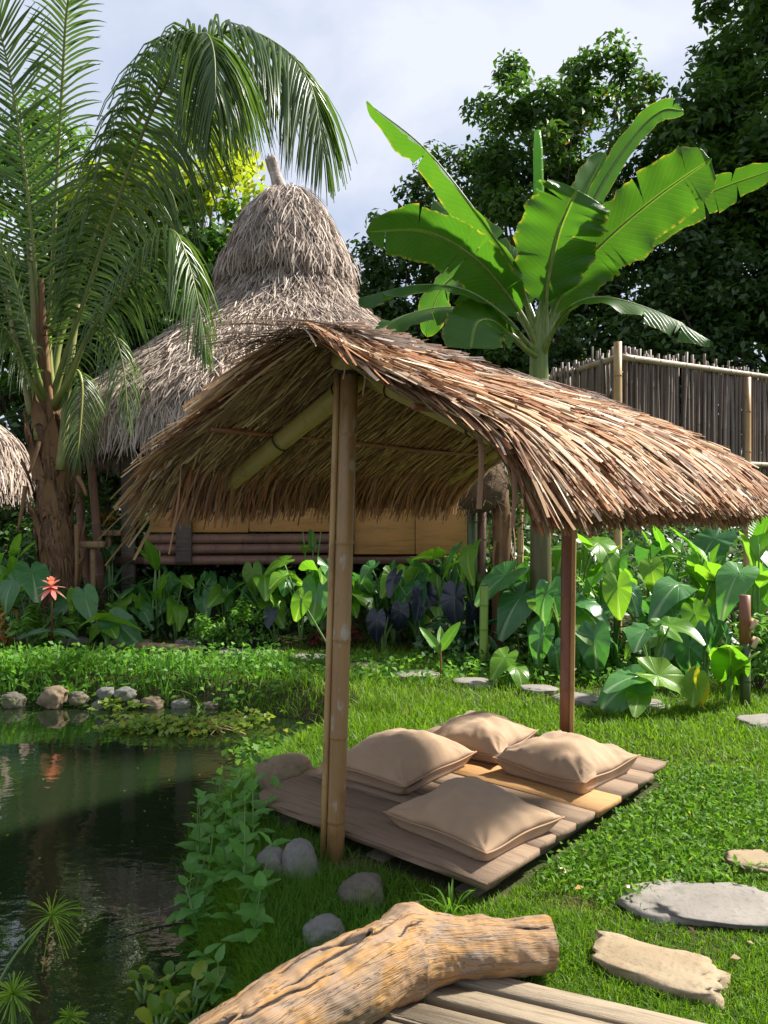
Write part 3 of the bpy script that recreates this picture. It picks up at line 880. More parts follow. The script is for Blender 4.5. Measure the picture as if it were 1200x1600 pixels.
def cushion(x, y, a, b, H, rot, seed, label, tent=0.0):
    n = 56
    g = np.linspace(-1, 1, n); g = np.sign(g) * np.abs(g) ** .8
    u, v = np.meshgrid(g, g, indexing='ij')
    r = np.random.default_rng(seed)
    shape = np.clip((1 - np.abs(u) ** 2.7), 0, 1) ** .55 * np.clip((1 - np.abs(v) ** 2.7), 0, 1) ** .55
    X = a * u * (1 - .11 * (1 - v ** 2) * np.abs(u) ** 1.5); Y = b * v * (1 - .11 * (1 - u ** 2) * np.abs(v) ** 1.5)
    edge = .30 * H + .02 * (u * u * v * v) + .008 * np.sin(u * 3 + seed) + .006 * np.sin(v * 4 + seed)
    wr = np.zeros_like(u)
    for cx in (-1, 1):
        for cy in (-1, 1):
            dx, dy = (u - cx) * a, (v - cy) * b
            th = np.arctan2(dy * -cy, dx * -cx); rr = np.hypot(dx, dy)
            wr += .009 * np.sin(th * r.uniform(9, 14) + r.uniform(0, 6)) * np.exp(-rr / .14) * np.clip(rr / .03, 0, 1)
    P = np.stack([X * 5 + seed, Y * 5, 0 * X], -1)
    big = fbm(P, .8, 3).reshape(n, n)
    lump = big * .035
    wr2 = .006 * np.abs(fbm(np.stack([X * 11 + seed, Y * 4 + X * 5, 0 * X], -1), 1.0, 3).reshape(n, n))
    peak = tent * np.clip(1 - np.abs(u * .95 + .18 * v) * 1.15, 0, 1) ** .8 * np.clip(1 - (np.abs(v - .1)) ** 2 * .95, 0, 1)
    zt = edge + (H - edge) * shape * (1 - tent * .35) + (lump + wr - wr2 * .8) * np.clip(shape * 3, 0, 1) + peak * .07
    d_e = np.minimum(1 - np.abs(u), 1 - np.abs(v)) * min(a, b)
    along = np.where(np.abs(u) > np.abs(v), v, u)
    msk = np.clip(.5 + big * 2.5, 0, 1)
    zt = zt + msk * .0026 * np.sin(along * 23 + 3 * big * 6 + seed) * np.exp(-((d_e - .035) / .03) ** 2) * np.clip(d_e / .02, 0, 1) + msk * .0012 * np.sin(along * 31 + seed * 2 + 8 * big) * np.exp(-((d_e - .02) / .02) ** 2) * np.clip(d_e / .02, 0, 1)
    zb = edge * (1 - np.clip(shape * 3.2, 0, 1))
    V = np.vstack([np.stack([X, Y, zt], -1).reshape(-1, 3), np.stack([X, Y, zb], -1).reshape(-1, 3)])
    q = grid_quads(n, n)
    bq = q[:, ::-1] + n * n
    idx = np.arange(n * n).reshape(n, n)
    ring = np.concatenate([idx[:-1, 0], idx[-1, :-1], idx[:0:-1, -1], idx[0, :0:-1]])
    nx = np.roll(ring, -1)
    sq = np.stack([ring, ring + n * n, nx + n * n, nx], -1)
    wx_, wy_ = sh_world(x, y)
    o = link('cushion', mesh_data('cushion', V, np.vstack([q, bq, sq]), smooth=True), M['canvas'], None, (wx_, wy_, DZ + .002), label, 'cushion', 'tan cushions on the deck')
    o.rotation_euler = (0, 0, SH_ROT + R(rot))
    Cr = V[ring]; C = nrm(Cr * [1, 1, 0]) * .003 + Cr
    C = np.vstack([C, C[:1]])
    mb = MB(); add_tube(mb, C, .0042, 6, cap=False); mb.obj('seam', M['seam'], o, True)
    return o


cushion(.335, .67, .285, .265, .165, -6, 1, 'grey-tan cushion in the roof\'s shade lying closest to the deck\'s front corner')
cushion(-.385, 1.04, .275, .33, .20, 3, 2, 'bulky peaked tan cushion behind the front bamboo post', .75)
cushion(-.29, 1.66, .26, .27, .18, 8, 3, 'smooth tan cushion at the back corner of the deck, by the pond side', .15)
cushion(.305, 1.60, .27, .285, .18, -4, 4, 'sunlit tan cushion in front of the rear bamboo post', .2)

# ------------------------------------------------------------------ log and slats
t = NT('bare_log_wood')
v = t.coord('UV', (5, 1.0, 1))
vo = t.coord('Object', (1, 1, 1))
g1, g2, l1, l2 = t.noise(v, 3.2, 8, .65, .8), t.noise(t.coord('UV', (30, 2.2, 1)), 3.0, 6, .6), t.noise(vo, 4.2, 5, .6, .3), t.noise(vo, 11, 6, .6)
l1 = t.noise(t.coord('UV', (3.2, 1.6, 1)), 2.4, 9, .66, .5)
c = t.mix(t.rng(l1, .36, .62), (.39, .205, .062), (.26, .19, .135))
c = t.mix(t.rng(g2, .5, .75, 0, .55), c, (.24, .15, .085))
c = t.mix(t.rng(l2, .58, .72, 0, .5), c, (.36, .26, .15))
hair = t.math('ABSOLUTE', t.math('SUBTRACT', t.noise(t.coord('UV', (7, .9, 1)), 2.6, 5, .55, .7), .5))
c = t.mix(t.rng(hair, .012, .002, 0, .85), c, (.06, .04, .025))
c = t.mix(t.rng(t.attr(), .25, .55), c, (.030, .020, .014))
M['log'] = t.finish(c, .72, t.bump(t.math('ADD', t.math('ADD', g1, g2), t.rng(hair, 0, .03)), .55, .008), .3)
LOGC = spline([(-.44, 1.93, .115), (-.27, 2.075, .135), (-.05, 2.25, .148), (.10, 2.365, .145), (.28, 2.42, .125), (.53, 2.475, .105)], 210)
n_r, n_a = 210, 160
Tn = nrm(np.gradient(LOGC, axis=0)); Sd = nrm(np.cross(Tn, [0, 0, 1.0])); Up = np.cross(Sd, Tn)
uu = np.linspace(0, 1, n_r); th = np.arange(n_a) / n_a * 2 * np.pi
rad = np.interp(uu, [0, .15, .35, .55, .66, .78, .93, 1], [.108, .112, .118, .124, .102, .088, .086, .084])[:, None] * np.ones((1, n_a))
rad += .030 * np.exp(-((uu[:, None] - .60) / .055) ** 2 - ((np.angle(np.exp(1j * (th[None] - 2.25)))) / .75) ** 2)       # stub of a cut branch
dirs = np.cos(th)[None, :, None] * Sd[:, None] + np.sin(th)[None, :, None] * Up[:, None]
P0 = LOGC[:, None] + dirs * rad[..., None]
rad += .016 * fbm(P0 * [5, 5, 5], 1.0, 4).reshape(n_r, n_a) + .004 * fbm(P0 * 22, 1.0, 3).reshape(n_r, n_a)
crk = np.zeros((n_r, n_a))
for (u0, u1, a0, a1, w, dp) in ((.06, .40, 2.0, 1.85, .034, .016), (.16, .52, 1.25, 1.55, .026, .014), (.33, .55, 2.45, 2.2, .035, .018), (.02, .30, 1.2, 1.0, .022, .012), (.30, .42, 1.75, 1.6, .09, .022),
                                (.62, .86, 1.75, 1.85, .022, .012), (.84, .93, 1.9, 1.7, .05, .016), (.45, .62, 1.1, 1.35, .016, .010), (.1, .26, 2.7, 2.6, .02, .012), (.88, .99, 1.2, 1.1, .03, .012)):
    f = np.clip((uu - u0) / (u1 - u0), 0, 1)
    ac = a0 + (a1 - a0) * f + .025 * np.sin(uu * 55 + a0 * 9) + .02 * np.sin(uu * 97 + a0)
    m_ = ((uu >= u0) & (uu <= u1))[:, None] * np.exp(-((th[None] - ac[:, None]) / (1.9 * w * (np.sin(np.pi * f) * .8 + .25))[:, None]) ** 2)
    crk = np.maximum(crk, m_); rad -= m_ * dp
endl = np.exp(-uu / .05)[:, None]                      # broken, splintered end
rad *= 1 - .25 * endl * (.5 + .5 * np.sin(th * 9)[None] * np.cos(th * 5 + 1)[None])
V = LOGC[:, None] + dirs * rad[..., None]
V = V - Tn[:, None] * (endl * (.05 * np.sin(th * 7 + 1) + .04 * np.sin(th * 13))[None])[..., None]
mb = MB()
i, j = np.meshgrid(np.arange(n_r - 1), np.arange(n_a), indexing='ij'); j2 = (j + 1) % n_a
Q = np.stack([i * n_a + j, i * n_a + j2, (i + 1) * n_a + j2, (i + 1) * n_a + j], -1).reshape(-1, 4)
uv = np.stack(np.broadcast_arrays(np.abs(th / np.pi - 1)[None], uu[:, None] * 2.2), -1)
mb.add(V, Q[:, ::-1], None, crk.ravel(), uv)
log = mb.obj('log', M['log'], None, True, label='bare split tan log lying across the wooden slats', cat='log')
M['broken_end'] = wood_mat('broken_log_end', (.46, .40, .34), (.36, .30, .25), (.07, .05, .04), (12, 12, 12), 2.5, .9, 1.0)
for e, sgn in ((0, -1), (n_r - 1, 1)):
    rim = V[e]; cc = rim.mean(0)
    rings = [rim]
    for f in (.82, .6, .38, .18):
        p = cc + (rim - cc) * f - Tn[e] * sgn * (.02 + .03 * rng.random((n_a, 1)))
        rings.append(p)
    EV = np.vstack(rings + [cc[None] - Tn[e] * sgn * .04])
    Q = []
    for k in range(4):
        for a in range(n_a):
            Q.append((k * n_a + a, k * n_a + (a + 1) % n_a, (k + 1) * n_a + (a + 1) % n_a, (k + 1) * n_a + a))
    T = [(4 * n_a + a, 4 * n_a + (a + 1) % n_a, 5 * n_a) for a in range(n_a)]
    m2 = MB(); m2.add(EV, Q, T); m2.obj('broken_end' if e == 0 else 'cut_end', M['broken_end'], log)
slat_bench = thing('slatted_walkway', 'weathered wooden slats laid side by side on the grass under the log', 'walkway', (.10, 2.30, .0), math.atan2(-.37, .93))
for k in range(4):
    mb = MB()
    y = -.175 + k * .108
    L = .95 + rng.normal(0, .02)
    box(mb, (L / 2 - .16 + k * .028, y, .038 + rng.normal(0, .003)), (L, .078, .036), jit=.002)
    mb.obj('slat', M['slat'], slat_bench)
for x in (.02, .62):
    mb = MB(); box(mb, (x, -.012, .008), (.06, .34, .03)); mb.obj('bearer', M['beam'], slat_bench)

# ------------------------------------------------------------------ huts
def lathe(prof_, n=64, jit=.0):
    pr = np.asarray(prof_, float); K = len(pr)
    a = np.arange(n) / n * 2 * np.pi
    r = pr[:, 0][:, None] * (1 + jit * rng.normal(size=(K, n)))
    V = np.stack([r * np.cos(a)[None], r * np.sin(a)[None], pr[:, 1][:, None] + 0 * r], -1).reshape(-1, 3)
    i, j = np.meshgrid(np.arange(K - 1), np.arange(n), indexing='ij'); j2 = (j + 1) % n
    return V, np.stack([i * n + j, i * n + j2, (i + 1) * n + j2, (i + 1) * n + j], -1).reshape(-1, 4)


def cone_thatch(mb, prof_, N, L, w, hang, bias=(0, 1), amp=.06):
    """straw laid down a roof of revolution; L length range, hang = how far the tips lift off and droop"""
    pr = spline(prof_, 80)
    l = np.concatenate([[0], np.cumsum(np.linalg.norm(np.diff(pr, axis=0), axis=1))]); tot = l[-1]; l = l / tot
    area = np.cumsum(np.interp(np.linspace(0, 1, 200), l, pr[:, 0]) + .15); area /= area[-1]
    q0 = np.interp(rng.random(N) * (bias[1] - bias[0]) + bias[0], area, np.linspace(0, 1, 200))
    ln = U(*L, N)
    a0 = U(0, 2 * np.pi, N); da = rng.normal(0, .10, N)
    k = np.linspace(0, 1, 4)[None]
    q = q0[:, None] + ln[:, None] / tot * k
    qq = np.clip(q, 0, 1)
    r = np.interp(qq, l, pr[:, 0]); z = np.interp(qq, l, pr[:, 1])
    tn = nrm(np.gradient(pr, axis=0))
    ex = (q - qq) * tot
    off = rng.normal(.02, amp * .5, (N, 1)) + U(0, amp, (N, 1)) * k
    r = r - np.interp(qq, l, tn[:, 1]) * off + ex * .12; z = z + np.interp(qq, l, tn[:, 0]) * off - ex * .95 - hang * k ** 2 * ln[:, None]
    a = a0[:, None] + da[:, None] * k * ln[:, None] / np.maximum(r, .3) * 4
    P = np.stack([r * np.cos(a), r * np.sin(a), z], -1)
    tang = np.stack([-np.sin(a), np.cos(a), 0 * a], -1)
    rad_ = np.stack([np.cos(a), np.sin(a), 0 * a], -1)
    tw = rng.normal(0, .6, (N, 1, 1))
    W = (tang * np.cos(tw) + (rad_ * .5 + np.array([0, 0, .8])) * np.sin(tw)) * (U(*w, (N, 1)) * np.array([[.6, 1, .9, .35]]))[..., None]
    V, Q, r_, uv = strips(P, W, rng.beta(2.2, 2.2, N))
    mb.add(V, Q, rnd=r_, uv=uv)


HUT = np.array([-1.55, 12.2, 0.25])
hut = thing('thatched_hut', 'raised round-roofed hut with tall bell-shaped grey thatch and orange board walls', 'hut', HUT)
lower = [(.70, 5.25), (.84, 4.98), (1.02, 4.70), (1.38, 4.23), (2.1, 3.64), (2.8, 3.08), (3.2, 2.72), (3.42, 2.34)]
upper = [(.06, 6.38), (.32, 6.24), (.57, 5.98), (.73, 5.70), (.87, 5.38), (.99, 5.08)]
mb = MB(); V, Q = lathe(spline(lower, 30)); mb.add(V, Q, rnd=.12); rfo = mb.obj('roof', M['thatch_old'], hut)
mb = MB(); cone_thatch(mb, lower, 44000, (.12, .34), (.004, .0105), .1); cone_thatch(mb, lower, 4600, (.25, .5), (.005, .012), .25, (.93, 1))
mb.obj('roof_thatch', M['thatch_old'], rfo, kind='stuff')
mb = MB(); V, Q = lathe(spline([(a * .95, b - .04) for a, b in upper], 20)); mb.add(V, Q, rnd=.12); cap = mb.obj('roof_cap', M['thatch_old'], hut)
mb = MB(); cone_thatch(mb, upper, 7500, (.18, .4), (.005, .012), .12); cone_thatch(mb, upper, 1500, (.2, .42), (.006, .013), .2, (.84, 1), .1)
mb.obj('cap_thatch', M['thatch_old'], cap, kind='stuff')
mb = MB()
C = spline([(-.08, 0, 6.30), (-.14, 0, 6.52), (-.20, 0, 6.68), (-.25, 0, 6.88)], 12)
add_tube(mb, C, [.13, .11, .10, .095, .09, .088, .086, .088, .09, .095, .092, .07], 12, .3)
N = 260; a = U(0, 6.28, N); k = np.linspace(0, 1, 4)[None]
u0 = U(0, .75, N)[:, None]; uq = np.clip(u0 + .3 * k, 0, 1.06)
base = np.stack([np.interp(uq, np.linspace(0, 1, 12), C[:, i]) for i in range(3)], -1)
base[..., 2] += np.maximum(0, uq - 1) * .7
rr = np.interp(uq, [0, .5, .9, 1.06], [.135, .092, .10, .09])
P = base + np.stack([np.cos(a)[:, None] * rr, np.sin(a)[:, None] * rr, 0 * rr], -1)
W = np.stack([-np.sin(a), np.cos(a), 0 * a], -1)[:, None] * U(.006, .013, (N, 1, 1))
V, Q, r_, uv = strips(P, np.broadcast_to(W, P.shape)); mb.add(V, Q, rnd=r_, uv=uv)
mb.obj('finial', M['thatch_old'], hut)
FZ = .62                      # floor above the hut's own ground
mb = MB(); box(mb, (.25, -.15, FZ), (4.4, 4.2, .09)); mb.obj('floor', M['hut_wood'], hut)
mb = MB(); box(mb, (.25, 1.85, FZ + .9), (4.2, .06, 1.75)); mb.obj('wall', M['hut_wood'], hut)
mb = MB(); box(mb, (2.4, -.1, FZ + .9), (.06, 3.7, 1.75)); mb.obj('wall', M['hut_wood'], hut)
for (x0, x1, z0, z1) in ((-1.50, -.22, .985, 1.30), (-.20, 1.0, .995, 1.31), (1.16, 1.95, .70, 1.62), (1.96, 2.72, .70, 1.62)):
    mb = MB(); box(mb, ((x0 + x1) / 2, -2.19, (z0 + z1) / 2), (x1 - x0, .03, z1 - z0)); mb.obj('wall_board', M['plywood'], hut)
for z in (.62, .77, .90):
    mb = MB(); add_culm(mb, (-1.55, -2.24, z), (1.02, -2.24, z + .01), .062, n=12, step=.5); mb.obj('bamboo_rail', M['pole_red'], hut, True)
for x, y in ((-1.78, -2.14), (1.06, -2.16), (2.70, -2.1), (-1.9, 1.8), (2.6, 1.8), (-1.85, -.2)):
    mb = MB(); box(mb, (x, y, 1.2), (.17, .17, 2.75)); mb.obj('post', M['hut_wood'] if x > -1.7 else M['beam'], hut)
mb = MB(); box(mb, (-1.02, -2.33, 1.55), (.20, .05, 1.9)); mb.obj('door_frame', M['beam'], hut)
for (a, b) in (((-2.55, -2.05, 2.2), (-2.2, -2.3, -.05)), ((-2.32, -2.3, 2.3), (-1.95, -2.45, -.05)), ((-3.0, -1.2, 2.3), (-2.9, -1.2, -.05))):
    mb = MB(); add_culm(mb, a, b, .055, n=10, step=.7, wob=.03); mb.obj('prop_pole', M['pole_red'], hut, True)

SH2 = np.array([-8.35, 13.0, .25])
hut2 = thing('small_thatched_hut', 'low grey thatched hut behind the coconut palm trunk', 'hut', SH2)
low2 = [(.1, 4.1), (.6, 3.6), (1.3, 2.95), (1.9, 2.45), (2.15, 1.85)]
mb = MB(); V, Q = lathe(spline(low2, 20)); mb.add(V, Q, rnd=.12); rf2 = mb.obj('roof', M['thatch_old'], hut2)
mb = MB(); cone_thatch(mb, low2, 9000, (.18, .45), (.009, .02), .15); cone_thatch(mb, low2, 1800, (.3, .5), (.010, .02), .25, (.9, 1)); mb.obj('roof_thatch', M['thatch_old'], rf2, kind='stuff')
for a in range(6):
    mb = MB(); x, y = 1.6 * math.cos(a * 1.047 + .3), 1.6 * math.sin(a * 1.047 + .3)
    add_culm(mb, (x, y, -.1), (x, y, 2.35), .06, n=10); mb.obj('post', M['pole_red'], hut2, True)

# ------------------------------------------------------------------ cane fence
fence = thing('bamboo_fence', 'tall grey cane fence with pale bamboo top rail behind the shelter roof', 'fence', (2.56, 8.5, 0))
cane = []
for k in range(5):
    mb = MB(); add_culm(mb, (0, 0, 0), (rng.normal(0, .015), 0, 1.0), .0155, n=6, step=.27, wob=.006); cane.append(mb.mesh('cane', True)); cane[-1].materials.append(M['bamboo_grey'])


def fence_run(dx, dy, L, z0, z1, dz, first):
    s, k = .07, 0
    d = np.array([dx, dy]); nrmv = np.array([-dy, dx])
    while s < L:
        o = bpy.data.objects.new('cane', cane[k % 5]); COL.objects.link(o); o.parent = fence
        sz = z1 - z0 + rng.normal(.0, .035) + dz * s
        lay = rng.normal(0, .012) + (.03 if k % 2 else -.01)
        p = d * s + nrmv * lay
        o.location = (p[0], p[1], z0 + rng.normal(0, .02))
        w = rng.uniform(.75, 1.25)
        o.scale = (w, w, sz)
        o.rotation_euler = (0, rng.normal(0, .012), rng.uniform(0, 6))
        gap = .0235 * rng.uniform(.75, 1.2)
        if rng.random() < .05: gap += .022
        s += gap; k += 1


fence_run(.862, .507, 4.6, 1.78, 3.32, -.02, 0)
fence_run(-.385, .923, 1.9, 1.78, 3.28, -.03, 1)
for (a, b, nm) in (((-.0, -.05, 3.215), (4.0, 2.29, 3.235), 'rail'), ((.02, -.06, 3.20), (-.75, 1.76, 3.16), 'rail'), ((0, -.05, 2.1), (4.0, 2.29, 2.1), 'rail')):
    mb = MB(); add_culm(mb, a, b, .036 if nm == 'rail' else .03, n=10, step=.4, r1=.03); mb.obj(nm, M['bamboo_rail'], fence, True)
for x, y, top in ((0, -.09, 3.36), (1.98, 1.10, 3.18), (3.9, 2.23, 3.18), (-.75, 1.7, 3.12)):
    mb = MB(); add_culm(mb, (x, y, float(ground_h(2.56 + x, 8.5 + y)) - .1), (x, y, top), .045, n=10, step=.45); mb.obj('post', M['bamboo_strip'], fence, True)
mb = MB(); box(mb, (1.9, 1.25, 1.72), (4.3, .3, .09), rot=Matrix.Rotation(math.atan2(.507, .862), 3, 'Z')); mb.obj('base_beam', M['hut_wood'], fence)


# ------------------------------------------------------------------ trees
def leaf_quads(C, Nn, L, W, fold=.15):
    """one small leaf at each point: a folded rhombus facing along Nn"""
    N = len(C)
    h = nrm(rng.normal(size=(N, 3)))
    D = nrm(np.cross(Nn, h)); S = np.cross(Nn, D)
    L = np.broadcast_to(L, (N,))[:, None]; W = np.broadcast_to(W, (N,))[:, None]
    V = np.stack([C - D * L * .5, C + S * W * .5 + Nn * W * fold, C + D * L * .5 - Nn * L * .12, C - S * W * .5 + Nn * W * fold], 1)
    return V.reshape(-1, 3), np.arange(N * 4).reshape(N, 4)


def tree(name, label, x, y, blobs, nclump, nleaf, leaf, mats, trunk_r=.22, group=None, clump_r=(.45, .9), split=None, lean=0.0, flat=.7):
    """blobs: ellipsoids (dx, dy, z, rx, ry, rz) that make up the crown"""
    z0 = float(ground_h(x, y))
    root = thing(name, label, 'tree', (x, y, z0), 0, group)
    bl = np.array(blobs, float)
    vol = bl[:, 3] * bl[:, 4] * bl[:, 5]; pick = rng.choice(len(bl), nclump, p=vol ** .7 / (vol ** .7).sum())
    d = nrm(rng.normal(size=(nclump, 3))); rr = rng.uniform(.35, 1, (nclump, 1)) ** .55
    cc = bl[pick, :3] + d * rr * bl[pick, 3:]
    cr_ = U(*clump_r, nclump)
    per = rng.multinomial(nleaf, (cr_ ** 2) / (cr_ ** 2).sum())
    ci = np.repeat(np.arange(nclump), per)
    dl = nrm(rng.normal(size=(nleaf, 3))); rl = rng.random((nleaf, 1)) ** .5
    P = cc[ci] + dl * rl * cr_[ci][:, None] * np.array([1, 1, flat])
    Nn = nrm(dl * .5 + np.array([0, 0, .75]) + .55 * rng.normal(size=(nleaf, 3)))
    tone = np.clip(rng.random(nclump)[ci] * .45 + rng.random(nleaf) * .55, 0, 1)
    sz = leaf * U(.65, 1.35, nleaf)
    sel = np.zeros(nleaf, bool)
    if split is not None:                      # new growth at the sunny tips of the crown
        young = (cc[:, 2] > split[0]) & (cc[:, 1] < split[1]) & (rng.random(nclump) < split[2])
        sel = young[ci]
    V, Q = leaf_quads(P[~sel], Nn[~sel], sz[~sel], sz[~sel] * .5)
    mb = MB(); mb.add(V, Q, rnd=np.repeat(tone[~sel], 4)); crown = mb.obj('crown', mats[0], root)
    if sel.any():
        V, Q = leaf_quads(P[sel], Nn[sel], sz[sel], sz[sel] * .5)
        mb = MB(); mb.add(V, Q, rnd=np.repeat(tone[sel], 4)); link('young_leaves', mb.mesh('young_leaves'), mats[1], crown)
    topz = np.average(bl[:, 2]); ctr = bl[:, :2].mean(0)
    tr = MB()
    ht = topz * .72
    C = spline([(0, 0, -.2), (lean * .3, .05, ht * .35), (lean * .7, -.05, ht * .7), (lean, 0, ht)], 12)
    add_tube(tr, C, np.linspace(trunk_r * 1.15, trunk_r * .6, 12), 9)
    for i in rng.choice(nclump, min(nclump, 34), replace=False):
        s = rng.uniform(.4, 1.0)
        st = C[int(s * 11)]
        md = (st + cc[i]) / 2 + rng.normal(0, .25, 3) + np.array([0, 0, .2])
        add_tube(tr, spline([st, md, cc[i]], 7), np.linspace(trunk_r * .34, .018, 7), 5)
    tr.obj('trunk', M['bark'], root, True)
    return root


M['bark'] = wood_mat('tree_bark', (.10, .08, .06), (.07, .055, .042), (.03, .024, .018), (6, 6, 1), 3, .9, .7)
DK, MD = [M['tree_dark']], [M['tree_mid']]
tree('shade_tree', 'tall dark green tree with loose top showing sky, behind the banana plant', 5.0, 23,
     [(-.2, 0, 11.6, 2.5, 2.2, 3.6), (-1.6, 0, 9.2, 2.0, 2, 2.8), (1.5, 0, 12.0, 1.9, 2, 2.8), (.3, 0, 6.5, 3.2, 2.4, 3.0), (-2.6, 0, 5.4, 1.8, 2, 2.4)], 270, 38000, .24, MD, .3, clump_r=(.4, .85))
tree('shade_tree', 'huge dense dark tree towering over the cane fence', 11.6, 21.5,
     [(0, 0, 12.2, 3.6, 3, 5.6), (-2.2, 0, 9.8, 2.4, 2.4, 3.6), (1.2, 0, 16.5, 2.6, 2.5, 3.6), (-.6, 0, 6.5, 4.4, 3, 3.6), (2.4, 0, 9, 3, 3, 5)], 440, 64000, .28, MD, .4, clump_r=(.5, 1.0))
tree('shade_tree', 'rounded dark tree between the tall trees, right behind the fence', 7.7, 20.5,
     [(0, 0, 7.4, 2.4, 2.2, 3.0), (-.8, 0, 4.8, 3.0, 2.2, 2.6), (1.4, 0, 5.4, 2.6, 2, 2.8)], 170, 22000, .22, DK, .25)
tree('shade_tree', 'lower dark tree between the hut roof and the banana leaves', .75, 24,
     [(0, 0, 8.6, 1.5, 1.8, 2.2), (1.3, 0, 10.2, 1.5, 1.8, 2.4), (-1.1, 0, 7.2, 1.2, 1.6, 1.8), (-.2, 0, 4.8, 2.6, 2, 2.8), (2.3, 0, 6.2, 2.2, 2, 2.8)], 210, 26000, .24, DK, .22)
tree('broadleaf_tree', 'bright tree with yellow-green young leaves beside the hut\'s roof cap', -4.25, 17.2,
     [(0, 0, 7.6, 2.0, 2.0, 2.2), (-1.8, 0, 6.6, 1.8, 1.8, 2.4), (.4, 0, 5.3, 2.0, 2, 2.2)], 140, 15000, .24, [M['tree_bright'], M['tree_young']], .24, clump_r=(.4, .8), split=(7.3, .6, .6))
tree('broadleaf_tree', 'loose light green tree seen through the upright palm fronds', -8.4, 18.5,
     [(0, 0, 8.0, 2.2, 2, 2.8), (1.6, 0, 5.8, 2.2, 2, 2.4), (-1.5, 0, 5.4, 2.4, 2, 2.6)], 150, 17000, .24, [M['tree_bright']], .24)
tree('broadleaf_tree', 'dark shaded tree standing between the two huts', -5.9, 16.2,
     [(0, 0, 3.4, 1.7, 1.6, 2.0), (-.6, 0, 5.2, 1.3, 1.4, 1.5)], 80, 9000, .2, DK, .18)

# the far wood that closes the view
N = 42000
xx = U(-46, 46, N); yy = 30 + U(0, 5, N) + .006 * xx ** 2
hh = (4.2 + 1.6 * sinoise(xx * .35, xx * 0, 8)) * (1 - .75 * (xx > 30))
P = np.stack([xx, yy, hh * rng.random(N) ** .8], -1)
Nn = nrm(np.array([0, -.5, .6]) + .6 * rng.normal(size=(N, 3)))
V, Q = leaf_quads(P, Nn, U(.3, .55, N), U(.2, .35, N))
mb = MB(); mb.add(V, Q, rnd=np.repeat(np.clip(.5 + .3 * sinoise(xx * 1.2, P[:, 2] * 1.2, 4) + .3 * rng.normal(size=N), 0, 1), 4))
mb.obj('far_forest', M['tree_dark'], None, label='dark mass of trees far behind the huts', cat='forest', kind='stuff')


# ------------------------------------------------------------------ coconut palm
PALM = np.array([-4.0, 9.2])
pz = float(ground_h(*PALM))
palm = thing('coconut_palm', 'young coconut palm with thick brown trunk and long arching fronds', 'palm tree', (PALM[0], PALM[1], pz))
PO = np.array([PALM[0], PALM[1], pz])


def pat(px, py, d=9.2):
    return at(px, py, d) - PO


TC = spline([pat(97, 1010), pat(95, 930), pat(88, 840), pat(82, 770), pat(76, 700), pat(72, 640)], 60)
a = np.arange(26) / 26 * 2 * np.pi
uu = np.linspace(0, 1, 60)
rad = (np.interp(uu, [0, .12, .5, .8, 1], [.235, .21, .185, .175, .15]) * (1 + .10 * np.abs(np.sin(uu * 24))))[:, None] * np.ones((1, 26))
rad = rad * (1 + .07 * np.sin(a[None] * 3 + uu[:, None] * 21) + .05 * rng.normal(size=(60, 26)) * .5)
V = TC[:, None] + np.stack([np.cos(a)[None] * rad, np.sin(a)[None] * rad, 0 * rad], -1)
i, j = np.meshgrid(np.arange(59), np.arange(26), indexing='ij'); j2 = (j + 1) % 26
mb = MB(); mb.add(V, np.stack([i * 26 + j, i * 26 + j2, (i + 1) * 26 + j2, (i + 1) * 26 + j], -1).reshape(-1, 4),
                  uv=np.stack(np.broadcast_arrays(a[None] / 6.28, uu[:, None]), -1))
t = NT('palm_trunk')
g, f, l = t.noise(t.coord('UV', (10, 3, 1)), 4, 6, .65), t.noise(t.coord('Object', (14, 14, 3)), 4, 6, .6), t.noise(t.coord('Object', (1, 1, 1)), 3.2, 4)
c = t.mix(t.rng(l, .38, .62), (.15, .085, .045), (.25, .15, .085))
c = t.mix(t.rng(f, .45, .7, 0, .8), c, (.045, .028, .018))
c = t.mix(t.rng(g, .6, .72, 0, .6), c, (.34, .25, .15))
M['palm_trunk'] = t.finish(c, .9, t.bump(t.math('ADD', f, g), .9, .03), .2)
mb.obj('trunk', M['palm_trunk'], palm, True)
M['sheath'] = wood_mat('dry_leaf_sheath', (.27, .15, .07), (.17, .095, .045), (.07, .04, .025), (9, 9, 1), 2.5, .85, .6)
# old leaf bases wrapped round the trunk
for k in range(30):
    u = .06 + .031 * k; ang = k * 2.4 + 4.2; c0 = TC[int(u * 59)]; r0 = .182
    n_, m_ = 7, 7
    s, w = np.meshgrid(np.linspace(0, 1, n_), np.linspace(-1, 1, m_), indexing='ij')
    aa = ang + w * (.5 - .2 * s - .24 * s ** 3); rr_ = r0 * (1.0 + .05 * rng.random()) + .02 + (.04 + .10 * rng.random()) * s ** 2
    zz = (s - .2) * rng.uniform(.34, .55) - .09 * w ** 2
    V = c0 + np.stack([np.cos(aa) * rr_, np.sin(aa) * rr_, zz], -1)
    mb = MB(); mb.add(V.reshape(-1, 3), grid_quads(n_, m_)); mb.obj('leaf_base', M['sheath'], palm, True)
